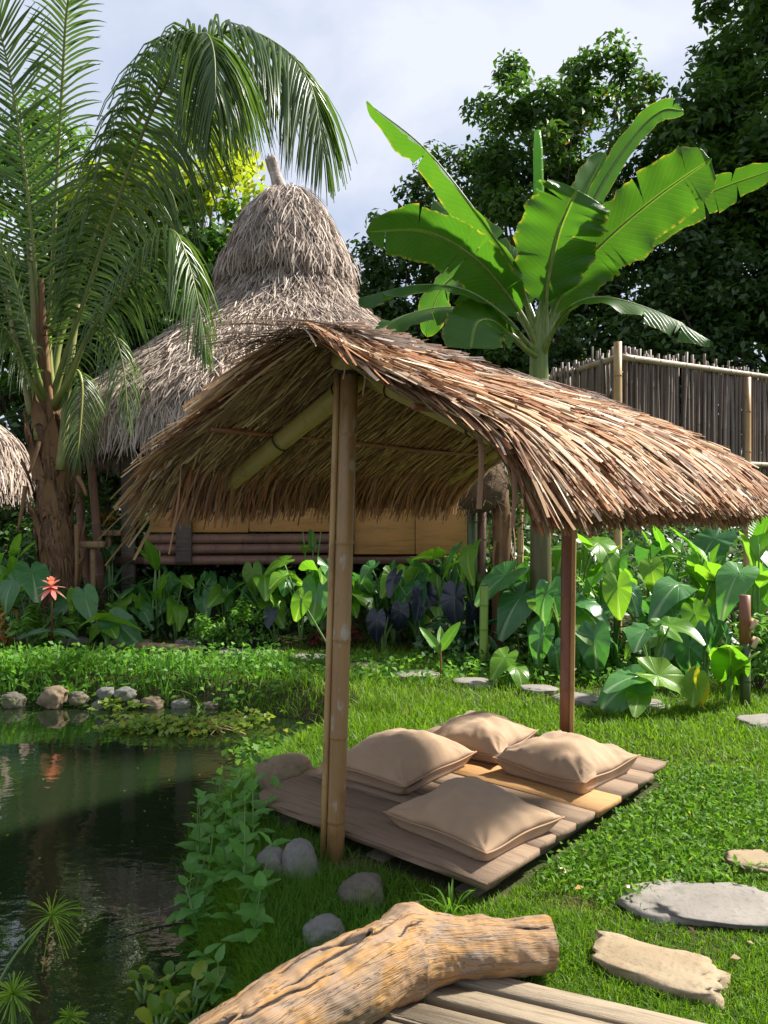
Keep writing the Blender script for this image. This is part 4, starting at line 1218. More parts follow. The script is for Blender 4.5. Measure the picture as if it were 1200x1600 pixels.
# loose brown fibre on the trunk
N = 900
u = U(.02, .97, N); ang = U(0, 6.28, N); k = np.linspace(0, 1, 4)[None]
uz = u[:, None] - U(.03, .09, N)[:, None] * k
cx = np.stack([np.interp(uz, np.linspace(0, 1, 60), TC[:, c_]) for c_ in range(3)], -1)
rr = np.interp(uz, [0, .12, .5, .8, 1], [.255, .23, .205, .195, .17]) + .03 * np.sin(k * 3 + u[:, None] * 40)
an = ang[:, None] + rng.normal(0, .12, N)[:, None] * k
P = cx + np.stack([np.cos(an) * rr, np.sin(an) * rr, 0 * rr], -1)
W = np.stack([-np.sin(ang), np.cos(ang), 0 * ang], -1)[:, None] * U(.003, .016, (N, 1, 1)) * np.array([1, 1, .8, .3])[None, :, None]
V, Q, r_, uv = strips(P, W); mb = MB(); mb.add(V, Q, rnd=r_, uv=uv); mb.obj('fibre', M['sheath'], palm, kind='stuff')
for (x0, y0, x1, y1, w) in ((120, 820, 118, 925, .03), (62, 690, 45, 740, .025), (40, 760, 28, 830, .03), (122, 745, 135, 775, .03)):
    p0, p1 = pat(x0, y0, 8.95), pat(x1, y1, 8.9)
    mb = MB(); add_tube(mb, spline([p0, (p0 + p1) / 2 + [.02, -.03, 0], p1], 7), np.linspace(w, w * .5, 7), 7); mb.obj('old_stalk', M['sheath'], palm, True)


def frond(pts, Lmax, nl, side_hint, droop, u0=.2, wid=.013, lift=.15, up=(0, 0, 1), base_r=.04, asym=(1, 1), dryness=0.0, spread=.55):
    C = spline(pts, 60)
    T = nrm(np.gradient(C, axis=0))
    h = np.asarray(side_hint, float)
    S = nrm(h - (T @ h)[:, None] * T); Nv = np.cross(S, T); Nv = Nv
    mb = MB(); add_tube(mb, C, np.interp(np.linspace(0, 1, 60), [0, .06, .25, 1], [base_r * 1.7, base_r * 1.15, base_r * .7, .005]), 7)
    fr = mb.obj('frond', M['rachis'], palm, True)
    lf = MB()
    K = 6; k = np.linspace(0, 1, K)[None]
    for sg, asy in ((-1, asym[0]), (1, asym[1])):
        u = np.linspace(u0, .995, nl) + rng.normal(0, .002, nl); u = np.clip(u, 0, 1)
        ii = u * 59
        f = lambda A: np.stack([np.interp(ii, np.arange(60), A[:, c_]) for c_ in range(3)], -1)
        c_, t_, s_, n_ = f(C), nrm(f(T)), nrm(f(S)), nrm(f(Nv))
        v = (u - u0) / (1 - u0)
        al = np.interp(v, [0, .3, .8, 1], [.35, spread, .8, 1.3]) + rng.normal(0, .06, nl)
        D = nrm(s_ * (sg * np.cos(al))[:, None] + t_ * np.sin(al)[:, None] + n_ * (lift + rng.normal(0, .10, nl))[:, None])
        L = Lmax * asy * np.interp(v, [0, .12, .4, .75, 1], [.45, .8, 1, .8, .32]) * U(.88, 1.06, nl)
        dr = droop * U(.75, 1.3, nl)
        P = c_[:, None] + D[:, None] * (L[:, None] * k)[..., None] + np.array([0, 0, -1.0]) * (L[:, None] * dr[:, None] * k ** 2)[..., None]
        # keep the length when a leaflet droops a lot
        P = c_[:, None] + (P - c_[:, None]) / np.sqrt(1 + dr[:, None, None] ** 2 * k[..., None] ** 2 * .6)
        Wd = nrm(t_[:, None] - (np.sum(t_[:, None] * nrm(np.gradient(P, axis=1)), -1, keepdims=True)) * nrm(np.gradient(P, axis=1)))
        W = Wd * (wid * np.interp(v, [0, .5, 1], [.8, 1, .7])[:, None] * np.array([[.7, 1, .95, .8, .5, .08]]))[..., None]
        mid = np.cross(nrm(np.gradient(P, axis=1)), Wd) * (wid * .5)
        V, Q, r_, uv = strips(P, W, np.clip(rng.random(nl) * .8 + .1 + dryness, 0, 1), mid)
        lf.add(V, Q, rnd=r_, uv=uv)
    link('leaflets', lf.mesh('leaflets'), M['palm_leaf'], fr)
    return fr


B0 = pat(78, 640)
# the two long fronds that arch over the hut roof
frond([B0, pat(98, 570, 9.1), pat(125, 490, 9.0), pat(168, 360, 8.8), pat(228, 195, 8.55), pat(285, 85, 8.35), pat(318, 52, 8.1), pat(334, 82, 7.9), pat(337, 165, 7.75)], 1.15, 150, (1, .25, 0), 1.35, .24, .019, .1, spread=.35)
frond([B0 + [.02, .05, 0], pat(92, 540, 9.4), pat(128, 430, 9.5), pat(180, 270, 9.5), pat(265, 110, 9.4), pat(362, 48, 9.3), pat(440, 74, 9.2), pat(486, 135, 9.1), pat(505, 235, 9.05)], 1.2, 150, (.75, .6, 0), 1.2, .3, .019, .1, spread=.5)
# hanging frond in front of the hut roof
frond([B0, pat(105, 600, 8.8), pat(140, 520, 8.6), pat(195, 448, 8.4), pat(240, 382, 8.2), pat(272, 362, 8.1), pat(300, 430, 8.0), pat(322, 540, 7.95)], .72, 85, (.6, .8, 0), 1.3, .3, .014, .0)
# upright fronds on the picture's edge
frond([B0, pat(68, 560), pat(60, 480, 9.1), pat(48, 340, 9.0), pat(30, 200, 8.9), pat(5, 70, 8.7), pat(-30, -40, 8.5)], 1.0, 95, (1, .15, 0), .12, .2, .016, .05)
frond([B0 + [.04, .03, 0], pat(76, 540), pat(82, 420, 9.3), pat(90, 260, 9.3), pat(98, 120, 9.2), pat(104, 20, 9.0), pat(118, -50, 8.8), pat(140, -60, 8.5)], .68, 80, (1, -.2, 0), .30, .2, .016, .05)
frond([B0, pat(60, 590, 8.9), pat(40, 500, 8.8), pat(8, 400, 8.6), pat(-50, 300, 8.3), pat(-130, 250, 8.0)], .9, 70, (.5, -.8, .3), .5, .2, .015, .05)
frond([B0, pat(50, 600, 8.9), pat(25, 540, 8.7), pat(-10, 500, 8.5), pat(-80, 490, 8.2), pat(-150, 540, 8.0)], .8, 60, (.3, -.9, 0), .9, .25, .015, .0)
frond([B0 + [.05, 0, 0], pat(98, 610, 9.0), pat(118, 560, 8.9), pat(150, 515, 8.7), pat(175, 520, 8.6), pat(192, 570, 8.5), pat(200, 650, 8.45)], .5, 30, (.7, .7, 0), 1.2, .3, .012, .0)
frond([B0 + [.06, .02, 0], pat(100, 620, 9.1), pat(118, 580, 9.1), pat(128, 600, 9.0), pat(126, 660, 8.95), pat(120, 720, 8.9)], .42, 40, (.8, .5, 0), 1.0, .3, .010, .0)
# thick pale stalks that stand on the trunk, and the curled spathe
for (pts, w, mt) in (([pat(66, 690), pat(63, 600), pat(60, 480), pat(52, 380)], .055, 'petiole'), ([pat(88, 690), pat(82, 600), pat(74, 500), pat(72, 440)], .05, 'sheath'),
                     ([pat(100, 735), pat(108, 660), pat(116, 570), pat(128, 480)], .06, 'petiole'), ([pat(56, 650), pat(44, 590), pat(28, 520), pat(12, 440)], .045, 'petiole'),
                     ([pat(74, 650), pat(72, 560), pat(66, 480)], .05, 'sheath')):
    mb = MB(); C = spline(pts, 14); C = C + np.array([0, -.12, 0])
    add_tube(mb, C, np.linspace(w, w * .6, 14), 10); mb.obj('leaf_stalk', M[mt], palm, True)
a = np.linspace(0, 4.6, 16)
mb = MB(); add_tube(mb, pat(73, 518, 9.0) + np.stack([.055 * np.cos(a), 0 * a, .07 * np.sin(a) * (1 - a / 9)], -1), .022, 8); mb.obj('curled_spathe', M['sheath'], palm, True)

# ------------------------------------------------------------------ banana plant
BAN = np.array([1.55, 7.6])
bz = float(ground_h(*BAN))
ban = thing('banana_plant', 'tall banana plant with broad bright green leaves rising behind the shelter roof', 'banana plant', (BAN[0], BAN[1], bz))
BO = np.array([BAN[0], BAN[1], bz])


def bat(px, py, d=7.6):
    return at(px, py, d) - BO


t = NT('banana_stem')
st = t.noise(t.coord('Object', (16, 16, 1.2)), 2.5, 5)
c = t.mix(t.rng(st, .35, .65), (.10, .17, .03), (.20, .25, .06)); c = t.mix(t.rng(t.noise(t.coord('Object', (3, 3, 2)), 4, 5), .6, .72, 0, .6), c, (.16, .10, .05))
hgt = t.n('SeparateXYZ', Vector=t.coord('Object', (1, 1, 1))).outputs[2]
c = t.mix(t.rng(t.math('ADD', hgt, t.math('MULTIPLY', st, .6)), 2.1, 1.5, 0, .85), c, (.085, .06, .03))
M['banana_stem'] = t.finish(c, .45, t.bump(st, .2, .01), .45)
mb = MB(); C = spline([(0, 0, -.1), (.0, 0, 1.2), bat(843, 640), bat(842, 560), bat(846, 505), bat(850, 470)], 30)
add_tube(mb, C, np.interp(np.linspace(0, 1, 30), [0, .5, .8, 1], [.11, .095, .078, .045]), 14); mb.obj('pseudostem', M['banana_stem'], ban, True)


def banana_leaf(pts, W, face, fold=.25, wave=.05, pet=.25, tears=5, droop=.0, nseg=64, twist=0.0, tipw=.0, seed=0):
    W = W * .87
    r = np.random.default_rng(seed + 100)
    C = spline(pts, nseg)
    T = nrm(np.gradient(C, axis=0)); f = nrm(np.asarray(face, float))
    Nn = nrm(f - (T @ f)[:, None] * T); S = np.cross(T, Nn)
    if twist:
        aa = twist * np.linspace(0, 1, nseg)[:, None]
        S, Nn = S * np.cos(aa) + Nn * np.sin(aa), Nn * np.cos(aa) - S * np.sin(aa)
    mr = MB(); add_tube(mr, C - Nn * .006, np.interp(np.linspace(0, 1, nseg), [0, pet, 1], [.036, .022, .003]), 8)
    lf = mr.obj('leaf', M['banana_stem'], ban, True)
    i0 = int(pet * nseg); n = nseg - i0
    v = np.linspace(0, 1, n)
    hw = W * np.interp(v, [0, .05, .14, .3, .55, .78, .9, .965, .99, 1], [.12, .5, .82, .97, 1, .9, .68 + tipw * .4, .38 + tipw * .6, .14 + tipw * .8, .02])
    mb = MB(); m = 9
    for sg in (-1, 1):
        w = np.linspace(0, 1, m)[None]
        fo = fold + .12 * np.sin(v * 5 + r.uniform(0, 6))[:, None] + droop * w
        wav = wave * (np.sin(v * r.uniform(16, 24) + r.uniform(0, 6)) * .6 + .4 * np.sin(v * 43 + r.uniform(0, 6)))[:, None] * w ** 1.5
        edge = hw * (1 + .05 * np.sin(v * 31 + r.uniform(0, 6)) + .03 * r.normal(size=n))
        P = C[i0:, None] + sg * S[i0:, None] * (edge[:, None] * w * np.cos(fo))[..., None] + Nn[i0:, None] * (edge[:, None] * w * np.sin(fo) * .9 + wav * W * 2)[..., None] \
            + T[i0:, None] * (edge[:, None] * w * .18)[..., None]
        uv = np.stack(np.broadcast_arrays(.5 + sg * .5 * w, v[:, None]), -1)
        cuts = sorted(set(r.choice(np.arange(4, n - 4), tears, replace=False))) if tears else []
        start = 0
        for cnum, cut in enumerate(list(cuts) + [n - 1]):
            seg = P[start:cut + 1].copy()
            if cnum % 2: seg = seg - Nn[i0 + start:i0 + cut + 1, None] * (.10 * W * w ** 2)[..., None] - np.array([0, 0, .04]) * (w ** 2)[..., None]
            if len(seg) > 1:
                if cnum < len(cuts): seg[-1] -= (T[i0 + cut] * .03)[None] * (w[0] ** 1.5)[:, None]
                q = grid_quads(len(seg), m)
                mb.add(seg.reshape(-1, 3), q if sg > 0 else q[:, ::-1], uv=uv[start:cut + 1].reshape(-1, 2))
            start = cut
    link('blade', mb.mesh('blade', True), M['banana'], lf)
    return lf


B = bat(846, 560); TOPB = lambda x, y, d=7.6: bat(x, y, d)
banana_leaf([B, bat(826, 490), bat(800, 415, 7.5), bat(745, 335, 7.4), bat(665, 235, 7.25), bat(572, 160, 7.1)], .27, (-.6, -.15, -.75), .5, .05, .26, 2, seed=1)
banana_leaf([B, bat(832, 490, 7.8), bat(800, 425, 8.0), bat(745, 365, 8.3), bat(676, 312, 8.7)], .26, (-.2, -.75, .65), .15, .05, .3, 3, seed=2)
banana_leaf([B, bat(825, 510, 7.5), bat(795, 462, 7.4), bat(740, 402, 7.2), bat(665, 362, 7.1), bat(572, 362, 7.0)], .30, (-.25, -.75, -.5), .25, .05, .3, 4, seed=3)
banana_leaf([B, bat(820, 530, 7.4), bat(785, 490, 7.2), bat(725, 452, 7.0), bat(650, 445, 6.9), bat(560, 466, 6.8)], .24, (-.1, -.4, .9), -.35, .05, .26, 3, seed=4)
banana_leaf([B, bat(852, 490, 7.5), bat(858, 430, 7.35), bat(872, 365, 7.2), bat(888, 325, 7.1), bat(902, 296, 7.05)], .46, (.05, -.95, -.2), .12, .06, .26, 3, seed=5, tipw=.35)
banana_leaf([B, bat(862, 495, 7.6), bat(895, 432, 7.5), bat(950, 372, 7.4), bat(1030, 305, 7.3), bat(1112, 248, 7.2)], .40, (.25, -.85, -.35), .15, .06, .22, 5, seed=6, tipw=.3)
banana_leaf([B, bat(866, 500, 7.8), bat(920, 425, 7.9), bat(1000, 360, 8.0), bat(1100, 305, 8.0), bat(1215, 262, 8.0)], .25, (.2, -.8, -.5), .2, .05, .28, 4, seed=7)
banana_leaf([B, bat(862, 490, 7.9), bat(895, 395, 8.1), bat(940, 292, 8.2), bat(995, 208, 8.2), bat(1035, 172, 8.1), bat(1068, 172, 7.9)], .135, (-.5, -.85, .1), .4, .04, .34, 1, seed=8)
banana_leaf([B, bat(862, 520, 7.4), bat(892, 478, 7.2), bat(945, 464, 7.0), bat(1030, 488, 6.9), bat(1110, 532, 6.8)], .22, (.1, -.45, .85), -.25, .06, .24, 3, seed=10)
banana_leaf([B, bat(822, 545, 7.4), bat(795, 520, 7.2), bat(768, 500, 7.0), bat(745, 505, 6.85), bat(735, 545, 6.7)], .34, (-.1, -.9, .4), .1, .04, .34, 2, seed=11, tipw=.5)
banana_leaf([B, bat(815, 535, 7.6), bat(770, 500, 7.6), bat(705, 480, 7.5), bat(640, 490, 7.4), bat(585, 520, 7.3)], .24, (0, -.5, .85), -.2, .04, .3, 2, seed=12)
banana_leaf([B, bat(828, 520, 7.8), bat(790, 470, 8.0), bat(735, 425, 8.3), bat(690, 450, 8.6), bat(665, 520, 8.7)], .28, (-.3, -.8, .5), .1, .04, .3, 3, seed=13)
banana_leaf([B, bat(850, 500, 7.9), bat(852, 440, 8.2), bat(900, 330, 8.5), bat(945, 240, 8.7)], .26, (.3, -.9, 0), .2, .04, .4, 2, seed=14)
# the new leaf, still rolled
mb = MB(); C = spline([bat(848, 520), bat(846, 420), bat(842, 300), bat(840, 205)], 30)
Vv, Q, T_, uv = tube(C, np.interp(np.linspace(0, 1, 30), [0, .45, .65, .9, 1], [.03, .035, .052, .048, .03]), 12)
mb.add(Vv, Q, T_, uv=np.clip(uv * [.3, 1] + [.62, 0], 0, 1)); rl = mb.obj('rolled_leaf', M['lance'], ban, True)

# ------------------------------------------------------------------ leaf shapes
def heart_mesh(name, cup, droop, wavy, seed, mat):
    r = np.random.default_rng(seed)
    n, K = 44, 8
    th = np.linspace(-np.pi, np.pi, n)
    out = np.interp(np.abs(th), R(np.array([0, 8, 25, 50, 80, 110, 135, 155, 168, 176, 180])) if False else np.radians([0, 8, 25, 50, 80, 110, 135, 155, 168, 176, 180]),
                    [.98, .82, .61, .475, .40, .395, .45, .49, .42, .24, .13])
    k = np.linspace(0, 1, K)[:, None]
    rr = out[None] * k
    x, y = rr * np.cos(th)[None], rr * np.sin(th)[None]
    z = -cup * rr ** 2 * 0 + cup * np.abs(y) * .9 - droop * np.maximum(x, 0) ** 2 * 1.1 - droop * .5 * np.maximum(-x, 0) ** 2
    z = z + wavy * k ** 2 * (np.sin(th * 5 + r.uniform(0, 6)) + .6 * np.sin(th * 9 + r.uniform(0, 6)))[None]
    uv = np.stack(np.broadcast_arrays((th / 2 / np.pi + .5)[None], k), -1)
    me = mesh_data(name, np.stack([x, y, z], -1), grid_quads(K, n), uv=uv, smooth=True)
    me.materials.append(M[mat])
    return me


def lance_mesh(name, hw, arch, fold, seed, mat, shape=((0, .05, .2, .45, .75, .93, 1), (.08, .35, .82, 1, .78, .32, .02))):
    r = np.random.default_rng(seed)
    n, m = 15, 7
    v, w = np.meshgrid(np.linspace(0, 1, n), np.linspace(-1, 1, m), indexing='ij')
    h = hw * np.interp(v, *shape)
    a = arch * v
    x = np.where(abs(arch) > 1e-3, np.sin(a) / max(abs(arch), 1e-3) * np.sign(arch if arch else 1), v); z = -(1 - np.cos(a)) / (arch if abs(arch) > 1e-3 else 1)
    y = w * h
    z = z + fold * np.abs(w) * h + .05 * h / max(hw, 1e-6) * np.abs(w) ** 2 * hw * np.sin(v * 17 + r.uniform(0, 6) + w)
    uv = np.stack([.5 + .5 * w, v], -1)
    me = mesh_data(name, np.stack([x, y, z], -1), grid_quads(n, m), uv=uv, smooth=True)
    me.materials.append(M[mat])
    return me


OV = ((0, .05, .2, .4, .7, .9, 1), (.05, .45, .95, 1, .68, .3, .02))
RD = ((0, .05, .2, .45, .7, .9, 1), (.15, .6, .95, 1.05, .95, .6, .12))
LEAF = {}
for m_ in ('taro', 'taro_light', 'taro_dark', 'taro_yellow'):
    LEAF[m_] = [heart_mesh('leaf', *p, i, m_) for i, p in enumerate([(.12, .25, .02), (.25, .45, .025), (-.05, .55, .03), (.35, .3, .03), (.05, .8, .02)])]
for m_ in ('lance', 'lance_cool'):
    LEAF[m_] = [lance_mesh('leaf', *p, i, m_) for i, p in enumerate([(.15, .5, .3), (.13, .9, .25), (.17, .25, .35), (.14, 1.3, .2)])]
LEAF['striped'] = [lance_mesh('leaf', *p, i, 'striped') for i, p in enumerate([(.12, .7, .3), (.11, 1.2, .25), (.13, .4, .35)])]
LEAF['weed'] = [lance_mesh('leaf', *p, i, 'weed', OV) for i, p in enumerate([(.30, .5, .2), (.33, .8, .15), (.27, .3, .25)])]
LEAF['water'] = [lance_mesh('leaf', *p, i, 'water_leaf', RD) for i, p in enumerate([(.42, .4, .25), (.38, .7, .3), (.45, .2, .2)])]
for me in LEAF['weed'] + LEAF['water']:
    a_ = me.attributes.new('rnd', 'FLOAT', 'POINT'); a_.data.foreach_set('value', np.full(len(me.vertices), rng.random(), np.float32))


def put_leaf(parent, kind, i, loc, xdir, ndir, size, roll=0.0, label=None, wide=1.0):
    me = LEAF[kind][i % len(LEAF[kind])]
    o = bpy.data.objects.new('leaf', me); COL.objects.link(o); o.parent = parent
    X = nrm(np.asarray(xdir, float)); N_ = np.asarray(ndir, float); N_ = nrm(N_ - (N_ @ X) * X); Y = np.cross(N_, X)
    if roll: Y, N_ = Y * math.cos(roll) + N_ * math.sin(roll), N_ * math.cos(roll) - Y * math.sin(roll)
    Mx = Matrix([[X[0] * size, Y[0] * size * wide, N_[0] * size, loc[0]], [X[1] * size, Y[1] * size * wide, N_[1] * size, loc[1]], [X[2] * size, Y[2] * size * wide, N_[2] * size, loc[2]], [0, 0, 0, 1]])
    o.matrix_basis = Mx
    if label: o['label'] = label
    return o


UPV = np.array([0, 0, 1.0])


def taro(x, y, H, n, size, kind, label, group=None, name='taro_plant', seed=0, az=(-3.3, .2), tilt=(5, 75), spread=.4, heights=(.5, 1), kinds=None, stalk_r=.012, z=None):
    r = np.random.default_rng(seed + 500)
    z0 = float(ground_h(x, y)) if z is None else z
    root = thing(name, label, 'plant', (x, y, z0), 0, group)
    for i in range(n):
        a = az[0] + (az[1] - az[0]) * ((i + r.uniform(.2, .8)) / n)
        if i % 3 == 2: a = r.uniform(0, 2 * np.pi)
        out = np.array([math.cos(a), math.sin(a), 0])
        h = H * r.uniform(*heights); rc = H * r.uniform(.35, 1) * spread
        top_ = out * rc + UPV * h
        st = MB(); add_tube(st, spline([(0, 0, -.03), out * rc * .3 + UPV * h * .55, top_], 8), np.linspace(stalk_r * 1.4, stalk_r * .6, 8), 6)
        st.obj('stalk', M['stalk'], root, True)
        t_ = R(r.uniform(*tilt))
        kd = kind if kinds is None else kinds[i % len(kinds)]
        put_leaf(root, kd, r.integers(0, 5), top_, out * math.cos(t_) - UPV * math.sin(t_), out * math.sin(t_) + UPV * math.cos(t_), size * r.uniform(.6, 1.2), r.normal(0, .4))
    return root


def lance(x, y, H, n, L, kind, label, group=None, name='ginger_plant', seed=0, el=(35, 80), stems=2, az=(0, 6.28), wide=1.0, stem_r=.014, lean=.08):
    r = np.random.default_rng(seed + 900)
    root = thing(name, label, 'plant', (x, y, float(ground_h(x, y))), 0, group)
    per = max(1, n // stems)
    for s in range(stems):
        la = r.uniform(0, 6.28); ln_ = np.array([math.cos(la), math.sin(la), 0]) * lean * H * r.uniform(.3, 1.5)
        b = np.array([r.normal(0, .05), r.normal(0, .05), -.03]) * (1 if stems > 1 else 0) + np.array([0, 0, -.02])
        C = spline([b, b + ln_ * .4 + UPV * H * .5, b + ln_ + UPV * H], 10)
        st = MB(); add_tube(st, C, np.linspace(stem_r, stem_r * .5, 10), 6); st.obj('stem', M['stalk'], root, True)
        for i in range(per):
            f = .35 + .65 * (i + .6) / per
            p = C[min(9, int(f * 9))]
            a = az[0] + (az[1] - az[0]) * r.random() if az[1] - az[0] < 6 else i * 2.6 + r.normal(0, .4) + s
            e = R(r.uniform(*el)); out = np.array([math.cos(a), math.sin(a), 0])
            put_leaf(root, kind, r.integers(0, 4), p, out * math.cos(e) + UPV * math.sin(e), -out * math.sin(e) + UPV * math.cos(e), L * r.uniform(.75, 1.15), r.normal(0, .3), wide=wide)
    return root


def shrub(x, y, rx, ry, rz, N, leaf, mat, label, name='shrub', group=None, seed=0, zc=None, cat='shrub', wid=.45):
    root = thing(name, label, cat, (x, y, float(ground_h(x, y))), 0, group)
    ncl = max(6, N // 45)
    d = nrm(rng.normal(size=(ncl, 3))); zc = rz * .95 if zc is None else zc
    cc = np.array([0, 0, zc]) + d * rng.uniform(.3, 1, (ncl, 1)) * np.array([rx, ry, rz]) * .85
    cc[:, 2] = np.maximum(cc[:, 2], .03)
    ci = rng.integers(0, ncl, N)
    P = cc[ci] + rng.normal(0, 1, (N, 3)) * min(rx, rz) * .18
    P[:, 2] = np.maximum(P[:, 2], .01)
    Nn = nrm(nrm(P - [0, 0, zc * .6]) * .5 + np.array([0, -.1, .7]) + .45 * rng.normal(size=(N, 3)))
    sz = leaf * U(.65, 1.35, N)
    V, Q = leaf_quads(P, Nn, sz, sz * wid)
    mb = MB(); mb.add(V, Q, rnd=np.repeat(np.clip(rng.random(ncl)[ci] * .4 + rng.random(N) * .6, 0, .94), 4)); mb.obj('foliage', M[mat], root)
    st = MB()
    for i in rng.choice(ncl, min(ncl, 9), replace=False):
        add_tube(st, spline([(0, 0, -.03), cc[i] * .5 + rng.normal(0, .03, 3), cc[i]], 6), np.linspace(.009, .003, 6), 5)
    st.obj('stem', M['bark'], root, True)
    return root


def g(px, d):
    return (px - 600) / 1200 * d, d


# --- the bed behind the shelter: taro with blue-green leaves
GT = 'blue-green taro in the bed behind the deck'
for i, (px, d, H, n, s, lab) in enumerate([
        (835, 7.6, .95, 7, .42, 'broad blue-green taro just beside the rear post'),
        (960, 7.4, .95, 8, .40, 'bushy blue-green taro past the rear post, over the dark soil'),
        (1080, 7.3, .90, 8, .40, 'glossy blue-green taro between the rear post and the short bamboo post'),
        (1180, 6.9, .98, 6, .40, 'blue-green taro spreading flat leaves above the short bamboo post'),
        (1010, 8.1, 1.15, 8, .42, 'taller blue-green taro deep in the bed under the roof eave'),
        (640, 8.9, .74, 9, .40, 'big blue-green taro against the hut wall, beside the front post'),
        (575, 9.1, .62, 7, .34, 'smaller blue-green taro against the hut wall behind the front post'),
        (450, 9.0, .72, 9, .36, 'blue-green taro below the bamboo rails of the hut'),
        (390, 9.3, .72, 6, .30, 'low blue-green taro under the hut floor'),
        (760, 8.4, 1.10, 7, .42, 'blue-green taro by the bamboo stake with the coir ball'),
        (240, 9.3, .75, 5, .32, 'blue-green taro at the foot of the hut\'s leaning poles'),
        (1150, 8.3, 1.25, 7, .44, 'tall blue-green taro below the cane fence')]):
    x, y = g(px, d)
    taro(x, y, H, n, s, 'taro', lab, GT, seed=i, kinds=['taro', 'taro', 'taro', 'taro_light'])
for i, (px, d, H, n, s, lab) in enumerate([
        (745, 8.0, 1.12, 5, .36, 'light green taro whose leaves glow beneath the coir ball'),
        (900, 8.2, 1.2, 6, .40, 'bright green taro with tall leaves behind the rear post'),
        (690, 8.6, 1.0, 4, .34, 'bright green taro reaching over the orange wall board'),
        (470, 8.6, 1.0, 4, .32, 'bright green taro standing taller than the blue-green ones by the rails')]):
    x, y = g(px, d)
    taro(x, y, H, n, s, 'taro_light', lab, 'light green taro in the bed', seed=40 + i, tilt=(-10, 60), heights=(.75, 1), spread=.3)
for i, (px, d, H, n, s, lab) in enumerate([
        (655, 8.3, .82, 7, .34, 'dark purple taro between two green taros next to the front post'),
        (725, 8.0, .75, 5, .32, 'dark purple taro beside the striped plants'),
        (430, 8.5, .55, 4, .25, 'small dark purple taro below the bamboo rails'),
        (600, 8.2, .5, 4, .27, 'low dark purple taro right behind the front post')]):
    x, y = g(px, d)
    taro(x, y, H, n, s, 'taro_dark', lab, 'purple taro', 'purple_taro', seed=60 + i, tilt=(45, 85))
for i, (px, d, H, n, s, k, lab) in enumerate([
        (350, 8.9, .78, 7, .32, 'taro', 'leafy taro by the end of the fallen cane, before the rails'),
        (415, 8.75, .80, 7, .33, 'taro_light', 'fresh green taro before the dark gap under the hut floor'),
        (505, 8.7, .92, 8, .36, 'taro', 'full blue-green taro beside the slender ginger'),
        (545, 8.6, .78, 6, .32, 'taro_light', 'fresh green taro right behind the front post'),
        (615, 8.6, .86, 7, .36, 'taro', 'blue-green taro rising over the low purple taro'),
        (685, 8.5, .90, 7, .38, 'taro', 'blue-green taro before the orange wall board\'s end'),
        (275, 8.8, .70, 6, .30, 'taro_light', 'fresh green taro near the hut\'s leaning poles'),
        (120, 8.75, .62, 6, .30, 'taro', 'taro crowding the palm\'s foot beside the board on a stake'),
        (1060, 6.95, .62, 6, .32, 'taro_light', 'fresh green taro at the bed\'s edge, beside the round hanging leaf'),
        (880, 7.3, .75, 6, .34, 'taro', 'blue-green taro crowding the rear post\'s foot')]):
    x, y = g(px, d)
    taro(x, y, H, n, s, k, lab, 'taro filling the bed before the hut', seed=120 + i, kinds=[k, 'taro', k, 'taro_light'])
# --- low striped plants
for i, (px, d, H, n, L, lab) in enumerate([
        (705, 7.9, .50, 14, .36, 'striped dark plant beside the dark purple taro'),
        (760, 7.7, .46, 16, .36, 'striped dark plant round the lime bamboo stump'),
        (825, 7.5, .42, 16, .34, 'striped dark plant at the edge of the bed, left of the rear post'),
        (790, 8.0, .62, 14, .36, 'taller striped dark plant behind the lime bamboo stump')]):
    x, y = g(px, d)
    lance(x, y, H, n, L, 'striped', lab, 'striped plants in the bed', 'striped_plant', seed=i, el=(-15, 45), stems=2, lean=.1)
# --- ginger and heliconia
for i, (px, d, H, n, L, k, lab) in enumerate([
        (1105, 7.7, 1.15, 12, .55, 'lance', 'tall bright ginger under the cane fence, next to the roof eave'),
        (1185, 7.4, 1.25, 11, .55, 'lance', 'tall bright ginger below the end of the fence'),
        (930, 8.0, 1.15, 12, .5, 'lance', 'tall ginger standing in the shade of the roof eave'),
        (1030, 8.3, 1.25, 14, .5, 'lance', 'dense tall ginger in the middle of the bed under the eave'),
        (845, 9.0, 1.2, 9, .5, 'lance', 'ginger behind the rear post and the broad taro'),
        (245, 8.9, 1.05, 7, .42, 'lance', 'upright heliconia with narrow bright leaves before the hut poles'),
        (170, 9.6, .9, 8, .45, 'lance_cool', 'cool green ginger beside the small board on a stake'),
        (20, 9.0, 1.05, 9, .42, 'lance', 'bright upright ginger at the foot of the small hut'),
        (-20, 8.6, 1.1, 8, .45, 'lance', 'bright ginger beyond the croton bush'),
        (490, 9.2, 1.2, 6, .34, 'lance', 'slender bright ginger against the hut\'s corner post')]):
    x, y = g(px, d)
    lance(x, y, H, n, L, k, lab, 'ginger plants', seed=20 + i, el=(35, 82), stems=3)
# one leaning leaf on a long stalk, a two-leaved seedling
x, y = g(525, 7.9)
lp = thing('leaning_leaf', 'single pale stalk with one oval leaf leaning over the stepping stones', 'plant', (x, y, float(ground_h(x, y))))
mb = MB(); e_ = at(468, 930, 7.8) - np.array([x, y, float(ground_h(x, y))]); add_tube(mb, spline([(0, 0, -.02), e_ * .6 + [-.02, 0, .02], e_], 8), np.linspace(.012, .007, 8), 6); mb.obj('stalk', M['stalk'], lp, True)
put_leaf(lp, 'taro_light', 0, e_ * .93, (-.35, -.1, -.9), (-.2, -.95, .1), .26)
x, y = g(688, 6.75)
sd = thing('seedling', 'young sprout with upright paired leaves on the lawn by the stepping stones', 'plant', (x, y, float(ground_h(x, y))))
mb = MB(); add_tube(mb, [(0, 0, -.02), (.005, 0, .2), (.0, 0, .36)], [.008, .007, .006], 6); mb.obj('stem', M['bamboo_red'], sd, True)
